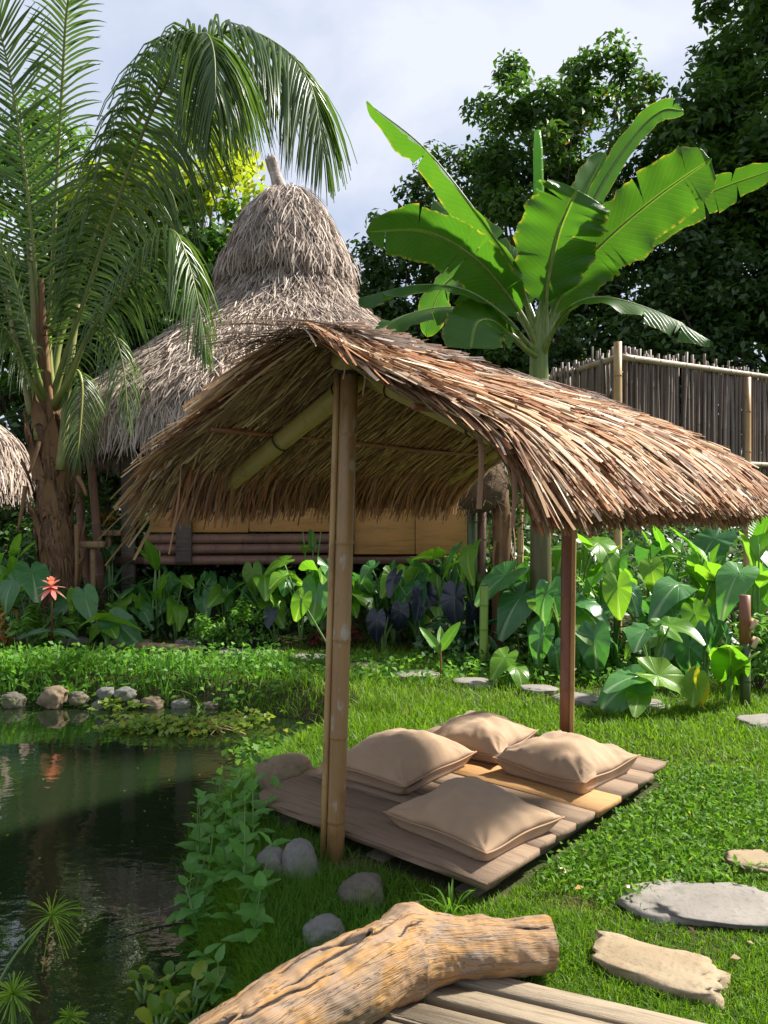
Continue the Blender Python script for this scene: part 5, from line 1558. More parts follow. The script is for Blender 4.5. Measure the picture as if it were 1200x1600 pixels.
put_leaf(sd, 'lance', 2, (0, 0, .26), (-.55, -.1, .83), (.5, -.75, .35), .30); put_leaf(sd, 'lance', 2, (0, 0, .28), (.5, -.1, .86), (-.5, -.75, .3), .32)
put_leaf(sd, 'lance', 0, (0, 0, .3), (.05, .3, .95), (0, -.9, .3), .22)
# --- nearer young taro on the lawn's edge
taro(*g(1018, 6.2), .62, 5, .29, 'taro_light', 'young taro with pale and bright leaves on long stalks before the dark bed', seed=81, kinds=['taro_light', 'taro', 'taro', 'taro_light'], tilt=(-20, 70), heights=(.8, 1), spread=.28)
taro(*g(1000, 5.75), .30, 4, .34, 'taro', 'low taro with wide bluish leaf right behind the sunlit cushion', seed=86, kinds=['taro', 'taro_light'], tilt=(0, 40), spread=.6)
taro(*g(1140, 6.0), .40, 3, .34, 'taro_light', 'bright young taro with upright lobed leaf beside the short bamboo post', seed=84, tilt=(-75, -40), az=(-2.2, -1), spread=.15)
taro(*g(1092, 5.75), .26, 3, .22, 'taro_yellow', 'wilting yellow taro leaf drooping near the short bamboo post', seed=85, kinds=['taro_yellow', 'taro_yellow', 'taro_light'], tilt=(40, 80), spread=.35)
taro(*g(800, 6.7), .30, 3, .27, 'taro_light', 'bright three-leaved taro on the grass before the striped plants', seed=87, tilt=(10, 50), spread=.5)
taro(*g(862, 6.9), .42, 3, .30, 'taro', 'pale taro leaves hanging next to the rear post', seed=88, tilt=(55, 80), spread=.3)
taro(*g(925, 7.0), .55, 4, .32, 'taro', 'taro with a pale cupped leaf over the small name board', seed=89, tilt=(30, 70), spread=.4)
taro(*g(1100, 6.6), .55, 4, .30, 'taro', 'taro with one round hanging leaf over the black soil', seed=90, tilt=(60, 85), spread=.35)
# --- round the palm's foot
taro(*g(168, 8.3), .36, 5, .34, 'taro_light', 'low bright taro on the lawn between palm and fallen cane', seed=91, kinds=['taro_light', 'taro_light', 'taro'], tilt=(-5, 35), spread=.6)
taro(*g(45, 8.5), .85, 4, .45, 'taro', 'large bluish taro leaf beside the palm trunk', seed=92, tilt=(25, 60), spread=.35)
taro(*g(205, 9.0), .62, 5, .34, 'taro', 'taro behind the wooden stake near the palm', seed=93, kinds=['taro', 'taro_light'], spread=.4)
taro(*g(300, 8.9), .72, 5, .30, 'taro', 'taro beneath the drooping thatch of the shelter', seed=94, spread=.4)
x, y = g(80, 8.0)
tg = thing('torch_ginger', 'torch ginger with one pink flower head at the palm\'s foot', 'flower', (x, y, float(ground_h(x, y))))
hz = at(80, 915, 8.0)[2] - float(ground_h(x, y))
mb = MB(); add_tube(mb, [(0, 0, -.02), (.01, 0, hz * .5), (.0, 0, hz - .04)], [.011, .01, .009], 6); mb.obj('stem', M['red_leaf'], tg, True)
mb = MB()
for ring, (nn, e0, L) in enumerate(((7, -20, .17), (7, 15, .16), (6, 48, .15), (5, 70, .14), (4, 85, .13))):
    for k_ in range(nn):
        a = k_ / nn * 6.28 + ring; e = R(e0)
        out = np.array([math.cos(a), math.sin(a), 0]); X = out * math.cos(e) + UPV * math.sin(e); N_ = -out * math.sin(e) + UPV * math.cos(e); Y = np.cross(N_, X)
        kk = np.linspace(0, 1, 5)[:, None]
        P = np.array([0, 0, hz - .03 + ring * .012]) + X * L * kk - UPV * .05 * kk ** 2
        V, Q, r_, uv = strips(P[None], (Y * .028 * np.interp(kk, [0, .4, .8, 1], [.4, 1, .7, .05]))[None], np.array([rng.random()])); mb.add(V, Q, rnd=r_)
mb.obj('flower_head', M['flower_pink'], tg)
for s_ in (-1, 1):
    put_leaf(tg, 'lance_cool', 1, (0, 0, .25), (s_ * .7, -.3, .1), (0, -.5, .8), .32)
shrub(*g(5, 8.4), .28, .25, .28, 160, .11, 'croton', 'croton bush with orange and yellow leaves near the palm', seed=1, zc=.35, name='croton_bush', wid=.3)
shrub(*g(60, 8.2), .42, .3, .30, 420, .11, 'shrub', 'leafy light green bush under the torch ginger', seed=2, zc=.25, wid=.35)
shrub(*g(175, 8.7), .45, .3, .28, 520, .075, 'shrub', 'small-leaved green shrub beside the palm trunk', seed=3, zc=.25)
shrub(*g(128, 10.4), .75, .6, .72, 1300, .085, 'shrub', 'feathery bright shrub growing between the palm and the hut', seed=4, zc=1.15)
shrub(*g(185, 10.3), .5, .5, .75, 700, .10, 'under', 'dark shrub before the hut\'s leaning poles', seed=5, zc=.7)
shrub(*g(170, 10.0), .35, .3, .12, 120, .10, 'croton', 'yellow-flowered spray above the wooden stakes', seed=6, zc=1.18, name='flowering_spray', cat='plant', wid=.25)
shrub(*g(330, 8.3), .36, .3, .22, 700, .065, 'shrub', 'small-leaved light shrub near the end of the fallen cane', seed=7, zc=.2)
shrub(*g(385, 8.3), .32, .3, .25, 600, .065, 'shrub', 'small-leaved light shrub under the blue-green taro', seed=8, zc=.25)
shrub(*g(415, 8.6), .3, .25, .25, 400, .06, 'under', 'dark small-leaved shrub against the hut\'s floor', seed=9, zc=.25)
shrub(*g(520, 8.4), .45, .25, .15, 380, .06, 'red_leaf', 'low reddish leaved plants along the stepping stones', seed=10, zc=.14)
shrub(*g(1185, 6.5), .3, .3, .35, 500, .07, 'shrub', 'leafy bright shrub beside the short bamboo post', seed=11, zc=.35)
shrub(*g(800, 9.2), .35, .3, .6, 500, .07, 'shrub', 'green climbing shrub beside the dry stump and coir ball', seed=12, zc=1.5)
# dark undergrowth that fills the beds
N = 40000
xx = U(-9, 9, N); yy = np.where(xx > .3, U(6.95, 16.0, N), U(8.6, 16, N)) + .25 * np.maximum(0, 1.5 - xx) * (xx > .3)
hmax = .22 + .35 * smooth(8.0, 10.5, yy) + .6 * smooth(10.5, 14, yy) + .12 * sinoise(xx * 2, yy * 2, 9)
P = np.stack([xx, yy, ground_h(xx, yy) + np.maximum(.02, hmax) * rng.random(N)], -1)
Nn = nrm(np.array([0, -.25, .8]) + .5 * rng.normal(size=(N, 3)))
V, Q = leaf_quads(P, Nn, U(.05, .13, N) * (1 + .6 * (yy > 11)), U(.03, .06, N) * (1 + .6 * (yy > 11)))
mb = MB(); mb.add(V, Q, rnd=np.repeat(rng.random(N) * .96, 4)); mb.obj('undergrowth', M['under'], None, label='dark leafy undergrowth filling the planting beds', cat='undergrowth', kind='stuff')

# ------------------------------------------------------------------ small made things
def post_obj(mb, nm, mt, root, **k):
    return mb.obj(nm, M[mt], root, True, **k)


x, y = g(1164, 5.95)
z0 = float(ground_h(x, y))
bp = thing('bamboo_marker_post', 'short green bamboo post with brown top and two wooden pegs', 'post', (x, y, z0))
za, zb, zc_ = at(0, 1170, 5.95)[2] - z0 - .05, at(0, 1003, 5.95)[2] - z0, at(0, 930, 5.95)[2] - z0
mb = MB(); add_culm(mb, (0, 0, -.06), (0, 0, zb), .04, n=14, step=.4); post_obj(mb, 'shaft', 'bamboo_fresh', bp)
mb = MB(); add_culm(mb, (0, 0, zb - .01), (0, 0, zc_), .041, n=14, step=.9); post_obj(mb, 'brown_top', 'bamboo_red', bp)
for zz, dx in ((zb + .14, .05), (zb + .0, .062)):
    mb = MB(); box(mb, (dx, -.02, zz), (.035, .05, .085), rot=Matrix.Rotation(R(28), 3, 'Y')); post_obj(mb, 'peg', 'fresh_wood', bp)
mb = MB(); add_tube(mb, [(.02, -.02, .38), (.06, -.03, .41), (.10, -.03, .43)], [.012, .01, .006], 6); post_obj(mb, 'branch_stub', 'bamboo_fresh', bp)

x, y = g(905, 7.0); z0 = float(ground_h(x, y))
ns = thing('plant_name_board', 'small yellowish wooden name board on a thin stake in the taro bed', 'sign', (x, y, z0))
hz = at(0, 987, 7.0)[2] - z0
mb = MB(); box(mb, (.0, 0, hz), (.22, .012, .085)); post_obj(mb, 'board', 'soil_stake', ns)
mb = MB(); add_tube(mb, [(0, .012, -.03), (0, .012, hz)], .007, 6); post_obj(mb, 'stake', 'fresh_wood', ns)
fc = bpy.data.curves.new('lettering', 'FONT'); fc.body = 'POLARA'; fc.size = .058; fc.align_x = 'CENTER'; fc.align_y = 'CENTER'; fc.extrude = .001
fo = bpy.data.objects.new('lettering', fc); COL.objects.link(fo); fo.parent = ns; fo.location = (0, -.0085, hz); fo.rotation_euler = (R(90), 0, 0)
bpy.context.view_layer.update()
lm = bpy.data.meshes.new_from_object(fo.evaluated_get(bpy.context.evaluated_depsgraph_get()))
bpy.data.objects.remove(fo)
lo = link('lettering', lm, NT('dark_lettering').finish((.05, .035, .015), .8), ns, (0, -.0085, hz)); lo.rotation_euler = (R(90), 0, 0)

x, y = g(893, 6.15); z0 = float(ground_h(x, y))
gl = thing('garden_stake_light', 'little white and blue glass head on a thin dark stake by the rear post', 'garden stake', (x, y, z0))
hz = at(0, 1050, 6.15)[2] - z0
mb = MB(); add_tube(mb, [(0, 0, -.03), (.003, 0, hz)], .006, 6); post_obj(mb, 'stake', 'bark', gl)
mb = MB(); add_tube(mb, [(0, 0, hz - .035), (0, 0, hz)], [.010, .018], 8); post_obj(mb, 'holder', 'fresh_wood', gl)
mb = MB()
for k_ in range(5):
    a = k_ * 1.257; X = np.array([math.cos(a) * .8, math.sin(a) * .8, .6]); Y = np.array([-math.sin(a), math.cos(a), 0]); kk = np.linspace(0, 1, 5)[:, None]
    V, Q, r_, uv = strips((np.array([0, 0, hz]) + X * .05 * kk)[None], (Y * .02 * np.interp(kk, [0, .5, 1], [.4, 1, .3]))[None], np.array([.5])); mb.add(V, Q, rnd=r_)
mb.obj('petals', M['flower_white'], gl)
mb = MB(); V, Q = lathe([(.002, hz + .035), (.016, hz + .03), (.02, hz + .015), (.012, hz), (.002, hz - .003)], 12); mb.add(V, Q)
mb.obj('blue_core', NT('blue_glass').finish((.10, .22, .50), .15, None, .5), gl, True)

# coir ball on bamboo stakes, dry stump, lime bamboo stump
x, y = g(738, 8.2); z0 = float(ground_h(x, y))
cb = thing('bamboo_stake', 'green-brown bamboo stake carrying a coir ball behind the shelter', 'post', (x, y, z0))
hz = at(0, 760, 8.2)[2] - z0
mb = MB(); add_culm(mb, (0, 0, -.05), (0, 0, hz), .058, n=12, step=.4); post_obj(mb, 'shaft', 'bamboo_fresh', cb)
mb = MB(); add_culm(mb, (.10, .05, -.05), (.11, .05, hz - .1), .05, n=10, step=.5); post_obj(mb, 'shaft', 'pole_red', cb)
o = link('coir_ball', stone_mesh('coir_ball', (.30, .27, .30), 5, 1.0, .10), M['coir'], None, tuple(at(748, 757, 7.9)), 'round dark coir planter ball on the bamboo stake', 'planter')
mb = MB(); N = 380; d_ = nrm(rng.normal(size=(N, 3))); k = np.linspace(0, 1, 4)[None, :, None]
P = d_[:, None] * np.array([.30, .27, .30]) * (1.0 + .12 * k) + nrm(rng.normal(size=(N, 3)))[:, None] * .10 * k - UPV * .06 * k ** 2
W = nrm(np.cross(np.gradient(P, axis=1), rng.normal(size=(N, 1, 3)))) * .003
V, Q, r_, uv = strips(P, W); mb.add(V, Q, rnd=r_, uv=uv); mb.obj('fibre', M['coir'], o, kind='stuff')
x, y = g(782, 7.9); z0 = float(ground_h(x, y)); hz = at(0, 765, 7.9)[2] - z0
ds = thing('dry_banana_stump', 'dry peeling banana stump wrapped in brown fibres next to the coir ball', 'stump', (x, y, z0))
mb = MB(); add_tube(mb, spline([(0, 0, -.05), (.02, 0, hz * .5), (0, 0, hz)], 10), np.linspace(.12, .09, 10) * (1 + .05 * rng.normal(size=10)), 12); post_obj(mb, 'stem', 'sheath', ds)
for k_ in range(16):
    a = rng.uniform(0, 6.28); zt = rng.uniform(.5, 1) * hz; kk = np.linspace(0, 1, 6)[:, None]
    out = np.array([math.cos(a), math.sin(a), 0]); P = out * (.11 + .05 * np.sin(kk * 3)) + UPV * (zt - rng.uniform(.3, .7) * kk)
    V, Q, r_, uv = strips(P[None], (np.cross(out, UPV) * .018 * (1 - .5 * kk))[None], np.array([rng.random()])); m2 = MB(); m2.add(V, Q, rnd=r_, uv=uv); m2.obj('dry_sheath', M['sheath'], ds)
x, y = g(755, 7.35); z0 = float(ground_h(x, y)); hz = at(0, 915, 7.35)[2] - z0
ls = thing('lime_bamboo_stump', 'short yellow-green bamboo stump among the striped plants', 'stump', (x, y, z0))
mb = MB(); add_culm(mb, (0, 0, -.05), (.01, 0, hz), .042, n=14, step=.26); post_obj(mb, 'shaft', 'bamboo_lime', ls)
mb = MB(); V, Q = lathe([(.041, hz), (.036, hz + .004), (.034, hz - .03), (.002, hz - .032)], 14); mb.add(V + [.01, 0, 0], Q); post_obj(mb, 'hollow_end', 'bark', ls)
# little boards on stakes beside the palm, a cane lying on the lawn, a stick in the pond
for (px, py, d, w, lab) in ((145, 853, 9.3, .32, 'small flat board nailed on a brown stake beside the palm'), (170, 835, 10.0, .34, 'weathered little board on a stake behind the other one')):
    x, y = g(px, d); z0 = float(ground_h(x, y)); hz = at(0, py, d)[2] - z0
    sb = thing('board_on_stake', lab, 'stake', (x, y, z0))
    mb = MB(); add_culm(mb, (0, 0, -.05), (0, 0, hz), .035, n=8); post_obj(mb, 'stake', 'soil_stake', sb)
    mb = MB(); box(mb, (0, -.02, hz + .02), (w, .12, .075)); post_obj(mb, 'board', 'soil_stake', sb)
p0, p1 = at(195, 977, 8.35), at(318, 989, 8.1)
p0[2] = float(ground_h(p0[0], p0[1])) + .05; p1[2] = float(ground_h(p1[0], p1[1])) + .045
mb = MB(); add_culm(mb, p0, p1, .045, n=12, step=.4); mb.obj('fallen_cane', M['pole_red'], None, True, label='thick brown cane lying on the grass behind the stepping stones', cat='cane')
mb = MB()
P = [at(180, 1487, 3.15), at(215, 1480, 3.2), at(255, 1474, 3.25), at(295, 1468, 3.3), at(320, 1473, 3.25)]
for p in P: p[2] = WATER_Z + .035
P[-1][2] += .05; P[-2][2] += .02
add_tube(mb, spline(P, 14), np.linspace(.003, .006, 14), 6)
add_tube(mb, spline([P[2], P[2] + [-.01, -.02, .02], P[2] + [.0, -.05, -.02]], 6), .003, 5)
add_tube(mb, spline([P[3], P[3] + [.03, .04, .05], P[3] + [.05, .10, .14]], 6), .003, 5)
mb.obj('twig', M['beam'], None, True, label='thin bare twig sticking out over the pond from the bank', cat='twig')

# ------------------------------------------------------------------ weeds, water plants, tufts on the near bank
WS = [(-.86, 3.55, .36), (-.78, 3.35, .30), (-.92, 3.75, .34), (-.72, 3.60, .30), (-.66, 3.28, .24), (-.55, 3.02, .34), (-.50, 2.86, .28), (-.62, 2.95, .22), (-.80, 3.12, .24), (-.94, 3.95, .28), (-.70, 3.85, .26), (-.47, 2.70, .22), (-.58, 3.42, .25), (-.83, 3.9, .3), (-.75, 3.45, .33), (-.68, 3.5, .30), (-.6, 3.15, .2), (-.72, 3.05, .2), (-.66, 2.82, .18), (-.85, 3.25, .22), (-.62, 3.65, .2), (-.9, 4.1, .24), (-.8, 4.2, .22), (-.55, 2.6, .15)]
for i, (x, y, H) in enumerate(WS):
    z0 = float(ground_h(x, y))
    w_ = thing('broadleaf_weed', 'leafy weed on the pond bank beside the deck\'s rounded corner' if y > 3.2 else 'leafy weed with paired leaves on the bank below the pale stones', 'weed', (x, y, z0), 0,
               'weeds by the deck corner' if y > 3.2 else 'weeds below the pale stones')
    ln_ = rng.normal(0, .06, 2); C = spline([(0, 0, -.02), (ln_[0] * .5, ln_[1] * .5, H * .5), (ln_[0], ln_[1], H)], 8)
    mb = MB(); add_tube(mb, C, np.linspace(.0045, .002, 8), 5); post_obj(mb, 'stem', 'stalk', w_)
    a0 = rng.uniform(0, 3)
    for lev in range(4):
        p = C[2 + lev] if lev < 3 else C[-1]
        for s_ in (0, math.pi):
            a = a0 + lev * 1.57 + s_ + rng.normal(0, .2); e = R(rng.uniform(-5, 35) + lev * 8); out = np.array([math.cos(a), math.sin(a), 0])
            put_leaf(w_, 'weed', int(rng.integers(0, 3)), p, out * math.cos(e) + UPV * math.sin(e), -out * math.sin(e) + UPV * math.cos(e), (.115 - .014 * lev) * rng.uniform(.8, 1.15))
for i, (px, py, n, s, lab) in enumerate([(345, 1560, 7, .075, 'water hyacinth with reddish-edged round leaves touching the log end'), (300, 1580, 7, .07, 'water hyacinth floating between log and pond, middle of three'), (250, 1600, 6, .07, 'water hyacinth floating farthest out from the log'),
                                         (250, 1525, 6, .045, 'small floating rosette on open water near the bank'), (225, 1545, 5, .04, 'tiny floating rosette beside the small one')]):
    d = 1.70 * 1200 / (py - 800 + 12); x = (px - 600) / 1200 * d
    if pond_sd(x, d) > -.02: x -= .1
    wh = thing('water_hyacinth', lab, 'water plant', (x, d, WATER_Z))
    for k_ in range(n):
        a = k_ / n * 6.28 + rng.uniform(0, .6); e = R(rng.uniform(15, 70)); out = np.array([math.cos(a), math.sin(a), 0]); b = out * rng.uniform(.02, .07) + UPV * rng.uniform(.02, .10)
        mb = MB(); add_tube(mb, [(0, 0, -.01), b * .6, b], [.006, .008, .004], 6); post_obj(mb, 'stalk', 'stalk', wh)
        put_leaf(wh, 'water', int(rng.integers(0, 3)), b, out * math.cos(e) + UPV * math.sin(e), -out * math.sin(e) + UPV * math.cos(e), s * rng.uniform(.8, 1.25), rng.normal(0, .2))


def papyrus(x, y, z, H, lean, nr, L, label):
    pp = thing('papyrus', label, 'papyrus', (x, y, z))
    top_ = np.array(lean) + UPV * H
    mb = MB(); add_tube(mb, spline([(0, 0, -.1), np.array(lean) * .5 + UPV * H * .5, top_], 8), .005, 6); post_obj(mb, 'stem', 'stalk', pp)
    dv = nrm(nrm(top_) * .4 + nrm(rng.normal(size=(nr, 3)))); k = np.linspace(0, 1, 5)[None, :, None]; ln_ = U(.7, 1.1, nr)[:, None, None] * L
    P = top_ + dv[:, None] * ln_ * k - UPV * ln_ * .35 * k ** 2
    W = nrm(np.cross(dv, rng.normal(size=(nr, 3))))[:, None] * .0016 * np.ones((1, 5, 1))
    V, Q, r_, uv = strips(P, W); mb = MB(); mb.add(V, Q, rnd=r_, uv=uv); mb.obj('rays', M['papyrus'], pp)


def wat(px, py):
    d = 1.72 * 1200 / (py - 800); return (px - 600) / 1200 * d, d


p = at(20, 1555, 2.35); papyrus(p[0], p[1], WATER_Z, p[2] - WATER_Z, (0, 0, 0), 130, .085, 'bright yellow-green papyrus head low over the water')
p = at(108, 1592, 2.3); papyrus(p[0], p[1], WATER_Z, p[2] - WATER_Z, (.0, 0, 0), 90, .06, 'small papyrus head between the big one and the hyacinths')
p = at(-40, 1440, 2.7); papyrus(p[0], p[1], WATER_Z, p[2] - WATER_Z + .02, (.27, .0, .0), 70, .13, 'papyrus stem bent sideways over the pond')
# creeping plants that float out from the far bank
for i, (px, py, rx, ry, N, lab) in enumerate([(245, 1140, .42, .16, 420, 'yellow-green floating creeper in front of the square bank stone'), (330, 1140, .38, .2, 300, 'floating creeper trailing bare stems along the bank'), (385, 1128, .2, .12, 90, 'thin end of the floating creeper below the dark bank'),
                                              (185, 1108, .25, .08, 110, 'sparse creeper under the grey bank stones'), (430, 1180, .3, .35, 420, 'light creeping weed filling the inlet behind the tan stone')]):
    x, y = wat(px, py)
    cp = thing('floating_creeper', lab, 'water plant', (x, y, WATER_Z))
    q = rng.normal(0, .45, (N, 2)); P = np.c_[q * [rx, ry], np.abs(rng.normal(.035, .03, N))]
    Nn = nrm(np.array([0, -.2, .9]) + .4 * rng.normal(size=(N, 3)))
    V, Q = leaf_quads(P, Nn, U(.035, .075, N), U(.03, .055, N)); mb = MB(); mb.add(V, Q, rnd=np.repeat(rng.random(N), 4)); mb.obj('leaves', M['water_leaf'] if i < 4 else M['cover'], cp)
    mb = MB()
    for k_ in range(9):
        a, b = rng.normal(0, .5, 2) * [rx, ry], rng.normal(0, .6, 2) * [rx, ry]
        add_tube(mb, spline([(a[0], a[1], .0), ((a + b) / 2).tolist() + [.05], (b[0], b[1], .02)], 7), .004, 5)
    post_obj(mb, 'runner', 'fresh_wood' if i == 1 else 'stalk', cp)


# ------------------------------------------------------------------ grass
def in_deck(x, y):
    c, s = math.cos(-SH_ROT), math.sin(-SH_ROT)
    lx = (x - SH_A[0]) * c - (y - SH_A[1]) * s; ly = (x - SH_A[0]) * s + (y - SH_A[1]) * c
    return (lx > -.77) & (lx < .655) & (ly > .29) & (ly < 2.11)


def in_slats(x, y):
    a = -math.atan2(-.37, .93); c, s = math.cos(a), math.sin(a)
    lx = (x - .10) * c - (y - 2.30) * s; ly = (x - .10) * s + (y - 2.30) * c
    return (lx > -.2) & (lx < .85) & (ly > -.22) & (ly < .17) & (rng.random(np.shape(x)) < .93)


def free(x, y, shore=.03):
    ok = (pond_sd(x, y) > shore) & ~in_deck(x, y) & ~in_slats(x, y)
    for hx, hy, rx, ry, a in HOLES:
        c, s = math.cos(-a), math.sin(-a)
        lx = (x - hx) * c - (y - hy) * s; ly = (x - hx) * s + (y - hy) * c
        ok &= (lx / rx) ** 2 + (ly / ry) ** 2 > 1
    return ok


BARE = [(.72, 2.92, .10, .05), (1.38, 2.42, .12, .06), (-.12, 3.24, .16, .07), (1.0, 3.15, .07, .04), (1.62, 4.1, .10, .05)]


def bare(x, y):
    b = np.zeros(np.shape(x))
    for bx, by, rx, ry in BARE: b = np.maximum(b, np.exp(-((x - bx) / rx) ** 2 - ((y - by) / ry) ** 2))
    return b


def blades(x, y, H, w, lean, K=4, tone=None, zoff=0.0):
    N = len(x)
    z = ground_h(x, y) + zoff
    a = U(0, 6.28, N); b = a + rng.normal(1.57, .7, N)
    k = np.linspace(0, 1, K)[None]
    l = (np.abs(rng.normal(0, 1, N)) * lean + .1) * H
    P = np.stack([x[:, None] + (np.cos(b) * l)[:, None] * k ** 1.8, y[:, None] + (np.sin(b) * l)[:, None] * k ** 1.8, z[:, None] - .006 + (H[:, None]) * (k - .25 * (l / H)[:, None] * k ** 2)], -1)
    W = np.stack([np.cos(a), np.sin(a), 0 * a], -1)[:, None] * (np.broadcast_to(w, (N,))[:, None] * np.interp(k, [0, .4, 1], [.9, 1, .06]))[..., None]
    return strips(P, W, np.clip(rng.random(N) * .85 + (0 if tone is None else tone), 0, 1))


gr = MB()
# short lawn, denser close to the viewpoint
N = 265000
d = 1.75 * (6.0 / 1.75) ** (rng.random(N) ** 1.15)
x = (rng.random(N) * 1.55 - .45) * (d * .62 + .5); y = d
ok = free(x, y) & (rng.random(N) > bare(x, y) * 1.05)
x, y = x[ok], y[ok]
tuf = sinoise(x * 3.2, y * 3.2, 21); tuf2 = sinoise(x * 9, y * 9, 22)
H = (.030 + .016 * tuf + .012 * tuf2) * U(.6, 1.4, len(x)); H = np.maximum(H, .010)
bank = smooth(.45, .1, pond_sd(x, y)); H = H * (1 + 1.6 * bank)
V, Q, r_, uv = blades(x, y, H, U(.0013, .0025, len(x)) * (1 + .12 * (y - 2)), .75, 3, .12 * sinoise(x * 1.3, y * 1.3, 30)); gr.add(V, Q, rnd=r_, uv=uv)
# longer growth round the deck and stones, and the lush far lawn
N = 82000
d = 4.2 * (8.9 / 4.2) ** rng.random(N); x = U(-.62, .72, N) * d; y = d
ok = free(x, y, .02) & (rng.random(N) < smooth(9.4, 8.2, y))
x, y = x[ok], y[ok]
H = (.085 + .055 * sinoise(x * 2, y * 2, 33)) * U(.5, 1.5, len(x)); H = np.maximum(.02, H) * (1 - .45 * smooth(7.6, 8.2, y)) * np.where(x > .6, .75, 1) * (.5 + .5 * smooth(4.2, 5.4, y))
V, Q, r_, uv = blades(x, y, H, U(.0022, .0048, len(x)), .7, 4, .15 * sinoise(x, y, 31) + .08); gr.add(V, Q, rnd=r_, uv=uv)
gr.obj('grass', M['grass'], None, label='short bright lawn grass round the deck and stepping stones', cat='grass', kind='stuff')
# fine long grass on the shaded bank
N = 46000
x = U(-1.1, .35, N); y = U(2.25, 4.6, N)
sdp = pond_sd(x, y)
ok = free(x, y, .0) & (rng.random(N) < smooth(.95, .15, sdp + .25 * np.maximum(0, x + .2))) & (rng.random(N) > bare(x, y))
x, y = x[ok], y[ok]
H = U(.04, .12, len(x)) * (1 + .4 * sinoise(x * 4, y * 4, 40)); H = np.maximum(.02, H)
V, Q, r_, uv = blades(x, y, H, U(.0009, .0018, len(x)), .8, 4)
mb = MB(); mb.add(V, Q, rnd=r_, uv=uv); mb.obj('bank_grass', M['grass_deep'], None, label='fine long grass on the shaded bank beside the pond', cat='grass', kind='stuff')
# dead straw at the post's foot and on the bare spots
N = 2600
c_ = np.array(BARE)[rng.choice(5, N, p=[.16, .16, .44, .12, .12])]
x = c_[:, 0] + rng.normal(0, .75, N) * c_[:, 2]; y = c_[:, 1] + rng.normal(0, .75, N) * c_[:, 3]
ok = free(x, y); x, y = x[ok], y[ok]
V, Q, r_, uv = blades(x, y, U(.012, .04, len(x)), U(.0008, .0016, len(x)), 1.8, 4)
mb = MB(); mb.add(V, Q, rnd=r_, uv=uv); mb.obj('dead_grass', M['dry_grass'], None, label='dead straw-coloured grass at the front post\'s foot and on bare spots', cat='grass', kind='stuff')
# broad small leaves: the patch beside the deck and the far bank
cv = MB()
N = 15000
x = U(.6, 2.6, N); y = U(2.9, 5.2, N)
c, s = math.cos(-SH_ROT), math.sin(-SH_ROT)
lx = (x - SH_A[0]) * c - (y - SH_A[1]) * s; ly = (x - SH_A[0]) * s + (y - SH_A[1]) * c
m_ = smooth(.55, .75, lx) * smooth(1.55, 1.15, lx + .12 * sinoise(x * 3, y * 3, 50)) * smooth(.45, .8, ly) * smooth(2.6, 2.2, ly)
ok = (rng.random(N) < m_) & free(x, y); x, y = x[ok], y[ok]
P = np.stack([x, y, ground_h(x, y) + U(.015, .075, len(x))], -1); Nn = nrm(np.array([0, -.15, .8]) + .55 * rng.normal(size=(len(x), 3)))
V, Q = leaf_quads(P, Nn, U(.022, .045, len(x)), U(.009, .017, len(x))); cv.add(V, Q, rnd=np.repeat(rng.random(len(x)) * .97, 4))
V, Q, r_, uv = blades(x, y, U(.03, .08, len(x)), U(.002, .0045, len(x)), 1.0, 4); cv.add(V, Q, rnd=r_ * .95, uv=uv)
cv.obj('ground_cover', M['cover'], None, label='patch of broad-leaved creeping grass along the deck\'s sunny edge', cat='ground cover', kind='stuff')
cv = MB()
N = 26000
d = U(6.6, 8.7, N); x = U(-.62, .62, N) * d; y = d
ok = free(x, y, -.02) & (rng.random(N) < np.where(x < -.9, .9, .6) * (.6 + .4 * sinoise(x * 2.5, y * 2.5, 55)) * smooth(7.95, 7.3, y)); x, y = x[ok], y[ok]
P = np.stack([x, y, ground_h(x, y) + U(.02, .14, len(x)) * np.where(y < 7.6, 1, .5) * np.where((x < -1) & (y < 7.9), 1.5, 1)], -1); Nn = nrm(np.array([0, -.3, .8]) + .45 * rng.normal(size=(len(x), 3)))
V, Q = leaf_quads(P, Nn, U(.035, .085, len(x)), U(.022, .05, len(x))); cv.add(V, Q, rnd=np.repeat(rng.random(len(x)), 4))
N = 3200                                        # broad blades mixed in
d = U(6.75, 7.7, N); x = U(-.62, -.12, N) * d; y = d
ok = free(x, y, .02) & (rng.random(N) < .55 + .45 * sinoise(x * 1.7, y * 1.7, 56)); x, y = x[ok], y[ok]
V, Q, r_, uv = blades(x, y, U(.12, .30, len(x)) * np.where(y > 7.4, .5, 1), U(.005, .012, len(x)), .6, 5); cv.add(V, Q, rnd=r_, uv=uv)
cv.obj('bank_cover', M['cover_cool'], None, label='round-leaved plants covering the far bank of the pond', cat='ground cover', kind='stuff')
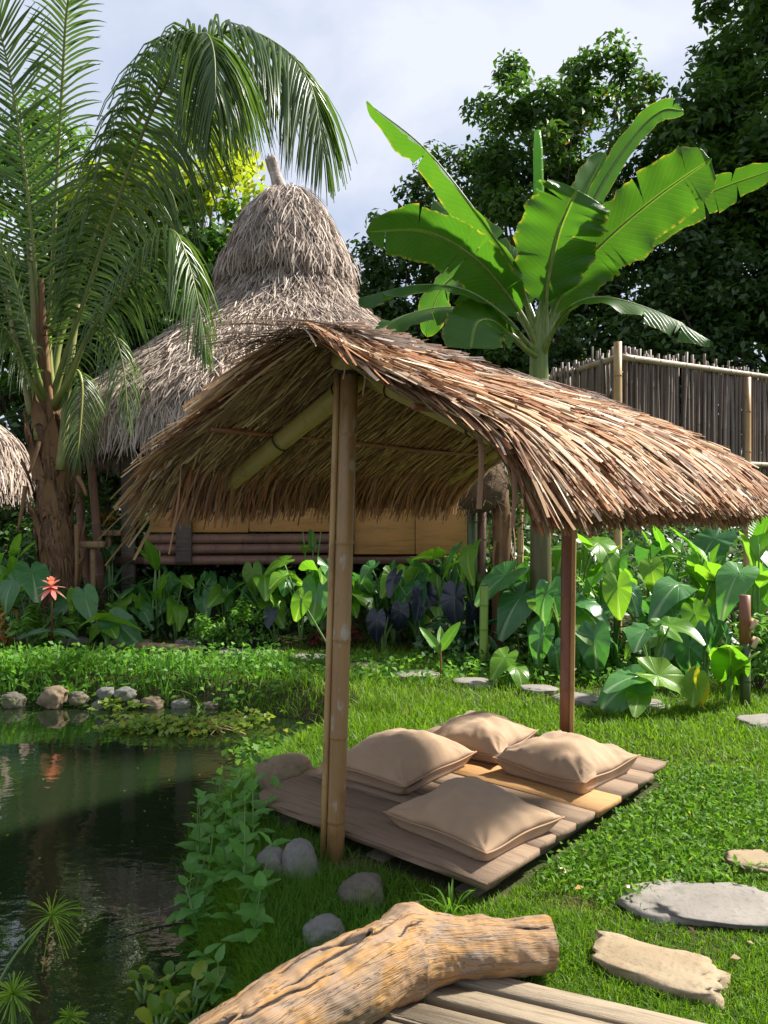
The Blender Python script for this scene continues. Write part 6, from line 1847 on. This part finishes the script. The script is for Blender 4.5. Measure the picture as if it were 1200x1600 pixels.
# separate tufts one can pick out
for (px, py, n, H, w, lab) in ((705, 1438, 16, .17, .0055, 'strappy grass tuft between the log and the deck'), (400, 1045, 16, .24, .012, 'broad-bladed tuft on the far lawn behind the pond inlet'), (62, 1070, 26, .26, .014, 'lush broad-bladed tuft above the far bank stones'),
                               (110, 1060, 22, .24, .012, 'second broad-bladed tuft, past the lush one on the bank'), (15, 1065, 20, .24, .013, 'broad-bladed tuft at the bank below the croton'), (1040, 1110, 14, .2, .006, 'thin grass tuft beside the young taro'),
                               (805, 1268, 7, .05, .002, None), (1180, 1190, 12, .10, .004, 'grass tuft near the foot of the short bamboo post')):
    if lab is None: continue
    d = 1.5 * 1200 / (py - 800); x0 = (px - 600) / 1200 * d; z0 = float(ground_h(x0, d))
    a = U(0, 6.28, n); k = np.linspace(0, 1, 7)[None]; l = H * U(.25, .95, n)[:, None]; hh = H * U(.7, 1.1, n)[:, None]
    P = np.stack([np.cos(a)[:, None] * (.012 + l * k ** 1.6), np.sin(a)[:, None] * (.012 + l * k ** 1.6), -.01 + hh * (1.25 * k - .6 * k ** 2.4)], -1)
    W = np.stack([-np.sin(a), np.cos(a), 0 * a], -1)[:, None] * (w * np.interp(k, [0, .4, .8, 1], [.7, 1, .6, .05]))[..., None]
    V, Q, r_, uv = strips(P, W, rng.random(n) * .9, np.tile(np.array([0, 0, -w * .5]), (n, 7, 1)))
    tf = thing('grass_tuft', lab, 'grass tuft', (x0, d, z0)); mb = MB(); mb.add(V, Q, rnd=r_, uv=uv); mb.obj('blades', M['cover'], tf)
# dead leaves fallen on the lawn
for i, (px, py, c0) in enumerate(((982, 1390, 'croton'), (915, 1240, 'dry_grass'), (880, 1365, 'croton'), (1150, 1500, 'dry_grass'), (905, 1392, 'croton'))):
    d = 1.47 * 1200 / (py - 800); x0 = (px - 600) / 1200 * d
    if bool(in_deck(np.array(x0), np.array(d))): continue
    V, Q = leaf_quads(np.array([[0, 0, 0.0]]), nrm(np.array([[.2, -.3, .9]])), .045, .022)
    mb = MB(); mb.add(V, Q, rnd=rng.random()); mb.obj('fallen_leaf', M[c0], None, loc=(x0, d, float(ground_h(x0, d)) + .035), label='small dead leaf lying on the lawn near the flagstones', cat='leaf', group='dead leaves on the lawn')
# litter: dry bits on the lawn, specks on the pond
N = 150
d = U(2.3, 7.5, N); x = U(-.1, .62, N) * d; ok = free(x, d); x, d = x[ok], d[ok]
P = np.stack([x, d, ground_h(x, d) + U(.02, .05, len(x))], -1)
V, Q = leaf_quads(P, nrm(np.array([0, 0, 1.0]) + .5 * rng.normal(size=(len(x), 3))), U(.012, .034, len(x)), U(.007, .018, len(x)))
mb = MB(); mb.add(V, Q, rnd=np.repeat(rng.random(len(x)), 4)); mb.obj('leaf_litter', M['dry_grass'], None, label='scattered dry leaf bits on the lawn', cat='leaf litter', kind='stuff')
N = 260
x = U(-3.6, -.4, N); y = U(2.3, 6.7, N); sd_ = pond_sd(x, y); ok = (sd_ < -.03) & (rng.random(N) < np.exp(sd_ / .6) + .12); x, y = x[ok], y[ok]
P = np.stack([x, y, np.full(len(x), WATER_Z + .003)], -1)
V, Q = leaf_quads(P, nrm(np.array([0, 0, 1.0]) + .06 * rng.normal(size=(len(x), 3))), U(.008, .024, len(x)), U(.006, .015, len(x)), .03)
mb = MB(); mb.add(V, Q, rnd=np.repeat(rng.random(len(x)), 4)); mb.obj('pond_debris', M['water_leaf'], None, label='small leaf specks floating on the pond', cat='pond debris', kind='stuff')
